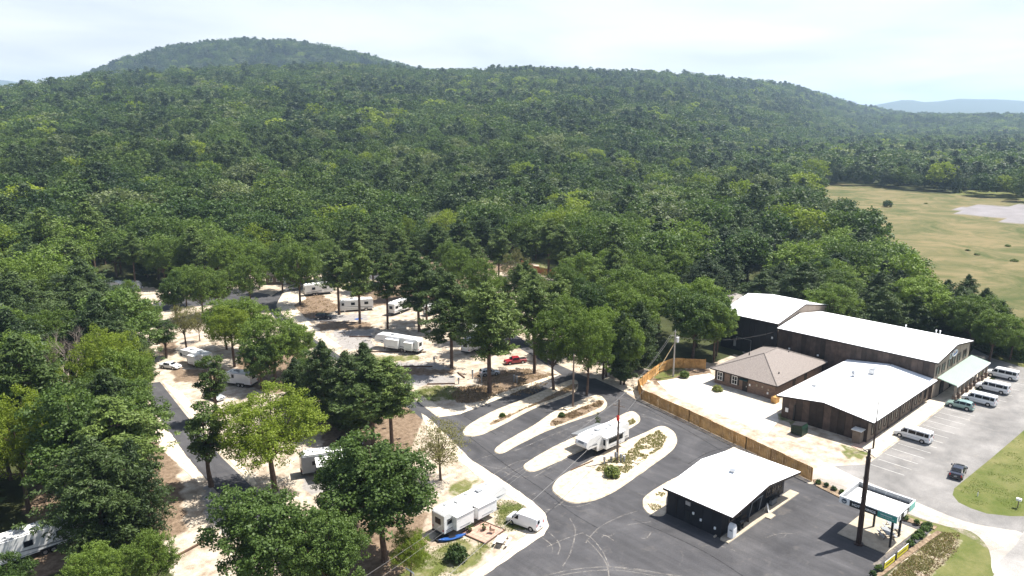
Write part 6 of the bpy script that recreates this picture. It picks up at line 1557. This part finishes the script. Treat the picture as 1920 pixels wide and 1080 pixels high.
def carpet(name, poly, n, size, m, z=0.16, seed=0, patchy=0.0, tall=1.0):
    rg_ = np.random.default_rng(seed); P = np.array(poly); lo, hi = P.min(0), P.max(0)
    q = rg_.uniform(lo, hi, size=(n*3,2)); q = q[inpoly_np(q[:,0], q[:,1], poly)][:n]
    if patchy:
        k_ = np.array([mnoise.noise(Vector((a*0.45, b*0.45, seed*3.3))) + 0.25*mnoise.noise(Vector((a*1.7, b*1.7, seed))) for a, b in q]); q = q[k_ > patchy-0.2]
    C = np.concatenate([q, np.full((len(q),1), z)], 1); T_ = len(q)
    d = rg_.normal(size=(T_,3)); d[:,2] = np.abs(d[:,2])*1.2*tall+0.4; d /= np.linalg.norm(d,axis=1)[:,None]
    w_ = np.cross(d, rg_.normal(size=(T_,3))); w_ /= np.linalg.norm(w_,axis=1)[:,None]
    s_ = size*rg_.uniform(0.5,1.4,T_)
    V = np.stack([C-w_*(s_*0.28)[:,None], C+w_*(s_*0.28)[:,None], C+d*s_[:,None]+w_*(s_*0.1)[:,None], C+d*s_[:,None]-w_*(s_*0.1)[:,None]],1).reshape(-1,3)
    o = link(name, mesh_np(name, V, np.arange(T_*4).reshape(-1,4), m)); o['kind'] = 'stuff'; return o
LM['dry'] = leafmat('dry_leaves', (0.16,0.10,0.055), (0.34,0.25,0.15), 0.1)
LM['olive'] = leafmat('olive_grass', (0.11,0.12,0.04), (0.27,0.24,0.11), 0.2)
carpet('island_grass', pp((1125,905),(1110,890),(1130,868),(1175,852),(1200,826),(1235,808),(1250,822),(1240,842),(1200,870),(1160,898)), 6500, 0.20, LM['olive'], seed=1, patchy=0.04)
carpet('island_grass', pp((1160,800),(1188,786),(1192,794),(1168,806)), 400, 0.22, LM['olive'], seed=2)
carpet('island_leaf_litter', ISLC[0], 3600, 0.22, LM['dry'], 0.2, 3, 0.1, 0.3)
carpet('island_leaf_litter', ISLC[1], 3600, 0.22, LM['dry'], 0.2, 4, 0.1, 0.3)
carpet('mulch_litter', pp((845,742),(860,726),(905,724),(932,742),(905,756),(860,756)), 2600, 0.24, LM['dry'], 0.03, 5, 0.0, 0.5)
carpet('mulch_litter', pp((890,705),(990,690),(1045,703),(1000,742),(935,742)), 4200, 0.22, LM['dry'], 0.01, 6, 0.15, 0.3)
carpet('verge_grass', pp((1765,998),(1790,1000),(1785,1030),(1750,1060),(1725,1090),(1655,1090),(1705,1045)), 5200, 0.16, LM['olive'], 0.0, 7, 0.02)
carpet('verge_litter', pp((1765,998),(1800,1000),(1795,1035),(1760,1065),(1730,1095),(1655,1090),(1705,1045)), 3000, 0.16, LM['dry'], 0.0, 17, 0.0, 0.5)
carpet('lawn_tufts', pp((1918,818),(1800,920),(1810,940),(1855,957),(1918,960)), 5000, 0.10, LM['grass'], 0.0, 9, 0.25, 0.5)
carpet('lawn_tufts', pp((925,935),(978,942),(1005,968),(1000,992),(950,998),(928,985)), 3500, 0.12, LM['grass'], 0.0, 10, 0.0)
carpet('lawn_tufts', pp((770,1040),(850,1012),(880,1010),(930,1020),(900,1062),(820,1090),(740,1090)), 3500, 0.14, LM['grass'], 0.0, 11, 0.1)
carpet('pitch_grass', pp((770,736),(795,724),(852,724),(870,738),(845,750),(800,754)), 2600, 0.16, LM['grass'], 0.0, 12, 0.05)
carpet('pitch_litter', pp((525,562),(600,552),(640,575),(600,600),(545,592)), 3500, 0.24, LM['dry'], 0.0, 13, 0.15, 0.3)
carpet('pitch_litter', pp((590,606),(700,604),(860,690),(850,702),(720,700),(640,640)), 3500, 0.2, LM['dry'], 0.0, 14, 0.3, 0.3)
carpet('shop_island_grass', pp((1212,945),(1235,925),(1248,925),(1240,955),(1225,960)), 500, 0.2, LM['olive'], 0.12, 15, 0.1)
for (x_, y_, h_, lb_) in ((310,318,15,'bare grey snag standing up in the woods on the left slope'),(160,520,14,'leaning bare trunk in the dark gap above the small white trailer')):
    e, n = at(x_, y_) if y_ > 400 else (None, None)
    if e is None:
        X_, Y_ = (x_-960)/FPX*470, 470; e, n = c2w(X_, Y_)
    z_ = float(terrain(e, n)); r = tag(empty('dead_tree', (e, n, z_)), lb_, 'tree'); b = MB(); rg = random.Random(x_)
    ln_ = 0.18 if y_ > 400 else 0.02
    top_ = Vector((-ln_*h_*1.2, 0, h_)); b.tube([(0,0,-0.2),tuple(top_*0.5),tuple(top_)],[0.3,0.2,0.08],6); b.build('trunk', M_BARKP, r); b = MB()
    for k in range(9):
        p = top_*(0.55+0.05*k); a_ = k*2.1; q = p + Vector((math.cos(a_)*3.2, math.sin(a_)*3.2, 2.4)); b.tube([p, p.lerp(q,0.5)+Vector((0,0,-0.3)), q],[0.1,0.07,0.03],4)
    b.build('limb', M_BARKP, r)
# ------------------------------------------------------------------ forest
rngF = np.random.default_rng(4)
def forest_points():
    out = []
    def grid(sp, dmin, dmax, keep=None):
        xs = np.arange(-300, 3300, sp)
        X, Y = np.meshgrid(np.arange(-2400, 2900, sp), np.arange(60, dmax, sp))
        X = X + rngF.uniform(-0.42,0.42,X.shape)*sp; Y = Y + rngF.uniform(-0.42,0.42,Y.shape)*sp
        D = np.hypot(X, Y); az = np.abs(np.arctan2(X, Y))
        ok = (D >= dmin) & (D < dmax) & (az < R(44)); return X[ok], Y[ok]
    parts = [grid(9.0, 60, 500), grid(10.4, 500, 1000), grid(11.2, 1000, 1700), grid(12.5, 1700, 3600)]
    X = np.concatenate([p[0] for p in parts]); Y = np.concatenate([p[1] for p in parts])
    return X, Y
FXc, FYc = forest_points()
FE = FXc*ca + FYc*sa; FN = -FXc*sa + FYc*ca
POCKET3 = pp((80,700),(190,700),(215,860),(60,860))
POCKET2 = pp((175,535),(185,600),(190,690),(300,720),(345,600),(335,540))
bad = inpoly_np(FE, FN, CAMP) | inpoly_np(FE, FN, POCKET2) | inpoly_np(FE, FN, POCKET3) | inpoly_np(FE, FN, POCKET) | inpoly_np(FE, FN, YARD) | inpoly_np(FE, FN, FIELD)
BLD = [(100,30),(100,90),(139,92),(139,110),(168,110),(168,74),(166,60),(167,30)]
bad |= inpoly_np(FE, FN, BLD) | ((FN < 44) & (FE < 176)) | ((FN < 32) & (FE > 100)) | ((FE < 150) & (FN < 60))
bad |= inpoly_np(FE, FN, [(160,30),(160,52),(172,56),(183,50),(184,40),(178,28)])
bad |= inpoly_np(FE, FN, pp((1355,545),(1430,540),(1435,575),(1350,575)))
FZ = terrain(FE, FN)
bad |= (np.hypot(FXc, FYc) < 84)
# nothing behind a crest can be seen: keep only trees in or near a line of sight
D = np.hypot(FXc, FYc); az = np.arctan2(FXc, FYc)
px = 960 + FPX*np.tan(az)*1.03; sd = np.interp(px, SKY_PX, SKY_D)
Yf = D*np.cos(az)
bad |= (Yf > sd+60) & (Yf < 1750) 
bad |= (Yf > sd+60) & (Yf > 2230) & (px < 1300)
bad |= (Yf > sd+60) & ((px > 1350) | (px < -250)) & (Yf < 2600) & (px < 1650)
bad |= (Yf > 1650) & (Yf < 1900) & (px < 900)
OC = np.array(OCC)
near = np.zeros(len(FE), bool)
for k in np.where(~bad & (D < 330))[0]:
    near[k] = np.min((OC[:,0]-FE[k])**2 + (OC[:,1]-FN[k])**2) < 20
ok = ~(bad | near)
FE, FN, FZ, D, FXc, FYc, px = FE[ok], FN[ok], FZ[ok], D[ok], FXc[ok], FYc[ok], px[ok]
order = np.argsort(D); FE, FN, FZ, D, FXc, px = FE[order], FN[order], FZ[order], D[order], FXc[order], px[order]
# species follow soft patches: pines in stands, broadleaves elsewhere
def patch(e, n, s, o): return np.array([mnoise.noise(Vector((a*s+o, b*s-o, o))) for a, b in zip(e, n)])
pt_ = patch(FE, FN, 0.012, 3.7); u = rngF.uniform(size=len(FE)); u2 = rngF.uniform(size=len(FE))
vis = (px > -140) & (px < 2060)
ind = np.where(vis)[0]; NIND = 190
ind = ind[:NIND]; isind = np.zeros(len(FE), bool); isind[ind] = True
for k in ind:
    pn = u[k] < 0.42 + pt_[k]*0.9 + (0.25 if px[k] > 1300 else 0)
    right = px[k] > 1300
    kd = ('bushy_pine' if u2[k] < 0.6 or right else 'pine') if pn else ('oak' if u2[k] < 0.62 else ('dark' if u2[k] < 0.9 else 'light'))
    if px[k] < 420 and D[k] < 150 and kd in ('light', 'oak'): kd = 'dark'
    h = (15.5 if kd != 'pine' else 19)*(0.75+0.45*rngF.uniform()) * (0.86 if right else 1.0)
    where = 'in the dark woods behind the white roofed halls' if right else ('in the dense woods behind the campground' if px[k] > 420 else 'in the dense woods at the left of the campground')
    lb_ = {'pine': 'tall pine', 'bushy_pine': 'bushy dark pine', 'oak': 'green broadleaf tree', 'dark': 'dark broadleaf tree', 'light': 'yellow-green broadleaf tree'}[kd] + ' ' + where
    tree(kd, FE[k], FN[k], h, (1.12 if kd in ('oak','dark','light') else 1.35)*(0.85+0.3*u[k])*(1.1 if right else 1.0), u[k]*6.28, lb_, lb_.replace('tree','trees').replace('pine ','pines '), lod=0 if D[k] < 210 else 1, var=int(u2[k]*97), z=FZ[k])

# the rest of the forest: instanced crowns, one object per belt
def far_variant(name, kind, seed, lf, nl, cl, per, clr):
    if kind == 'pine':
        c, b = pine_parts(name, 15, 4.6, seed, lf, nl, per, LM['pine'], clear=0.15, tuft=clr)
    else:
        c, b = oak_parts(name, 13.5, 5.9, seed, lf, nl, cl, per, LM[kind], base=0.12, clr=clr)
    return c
def coll(name, meshes):
    c = bpy.data.collections.new(name)
    for k, me_ in enumerate(meshes):
        o = bpy.data.objects.new('%s.%03d' % (name, k), me_); c.objects.link(o)
    return c
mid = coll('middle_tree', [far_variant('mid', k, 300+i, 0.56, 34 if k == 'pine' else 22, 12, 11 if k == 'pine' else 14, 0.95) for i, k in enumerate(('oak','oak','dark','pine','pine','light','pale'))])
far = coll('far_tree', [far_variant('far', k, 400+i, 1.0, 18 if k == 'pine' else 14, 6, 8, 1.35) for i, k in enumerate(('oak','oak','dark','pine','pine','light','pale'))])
def instancer(name, c, pts, idx_, rot, scl):
    me_ = bpy.data.meshes.new(name); me_.from_pydata(pts, [], [])
    a = me_.attributes.new('pick', 'INT', 'POINT'); a.data.foreach_set('value', np.asarray(idx_, np.int32))
    a = me_.attributes.new('turn', 'FLOAT_VECTOR', 'POINT'); v = np.zeros((len(pts),3), np.float32); v[:,2] = rot; a.data.foreach_set('vector', v.ravel())
    a = me_.attributes.new('size', 'FLOAT_VECTOR', 'POINT'); a.data.foreach_set('vector', np.asarray(scl, np.float32).ravel())
    o = link(name, me_); o['kind'] = 'stuff'
    ng = bpy.data.node_groups.new(name, 'GeometryNodeTree')
    ng.interface.new_socket('Geometry', in_out='INPUT', socket_type='NodeSocketGeometry'); ng.interface.new_socket('Geometry', in_out='OUTPUT', socket_type='NodeSocketGeometry')
    gi = ng.nodes.new('NodeGroupInput'); go = ng.nodes.new('NodeGroupOutput'); ip = ng.nodes.new('GeometryNodeInstanceOnPoints')
    ci = ng.nodes.new('GeometryNodeCollectionInfo'); ci.inputs['Collection'].default_value = c; ci.inputs['Separate Children'].default_value = True; ci.inputs['Reset Children'].default_value = True
    ip.inputs['Pick Instance'].default_value = True
    def na(n_, t_): x = ng.nodes.new('GeometryNodeInputNamedAttribute'); x.data_type = t_; x.inputs['Name'].default_value = n_; return x.outputs['Attribute']
    lk = ng.links.new
    lk(gi.outputs[0], ip.inputs['Points']); lk(ci.outputs[0], ip.inputs['Instance']); lk(na('pick','INT'), ip.inputs['Instance Index'])
    er = ng.nodes.new('FunctionNodeEulerToRotation'); lk(na('turn','FLOAT_VECTOR'), er.inputs[0]); lk(er.outputs[0], ip.inputs['Rotation'])
    lk(na('size','FLOAT_VECTOR'), ip.inputs['Scale']); lk(ip.outputs[0], go.inputs[0])
    md_ = o.modifiers.new('scatter', 'NODES'); md_.node_group = ng
    return o
rest = ~isind
pick = np.where(u < 0.30 + pt_*0.9, np.where(u2 < 0.5, 3, 4), np.where(u2 < 0.30, 0, np.where(u2 < 0.55, 1, np.where(u2 < 0.80, 2, np.where(u2 < 0.94, 6, 5)))))
sc1 = 0.66 + 0.80*rngF.uniform(size=len(FE))**1.6; scw = 1.0 + 0.42*rngF.uniform(size=len(FE))
for nm, c, lo, hi, k_ in (('woods', mid, 0, 620, 1.0), ('distant_woods', far, 620, 1700, 1.12), ('far_hillside_woods', far, 1700, 9999, 1.35)):
    s = rest & (D >= lo) & (D < hi)
    P = np.stack([FE[s], FN[s], FZ[s]-0.3], -1)
    instancer(nm, c, P.tolist(), pick[s], u[s]*6.28, np.stack([sc1[s]*scw[s]*k_, sc1[s]*scw[s]*k_, sc1[s]*(1.0 if lo < 1000 else 1.05)], -1))
print('forest trees', len(FE))
# bare grey tree and tan dead crown in the woods
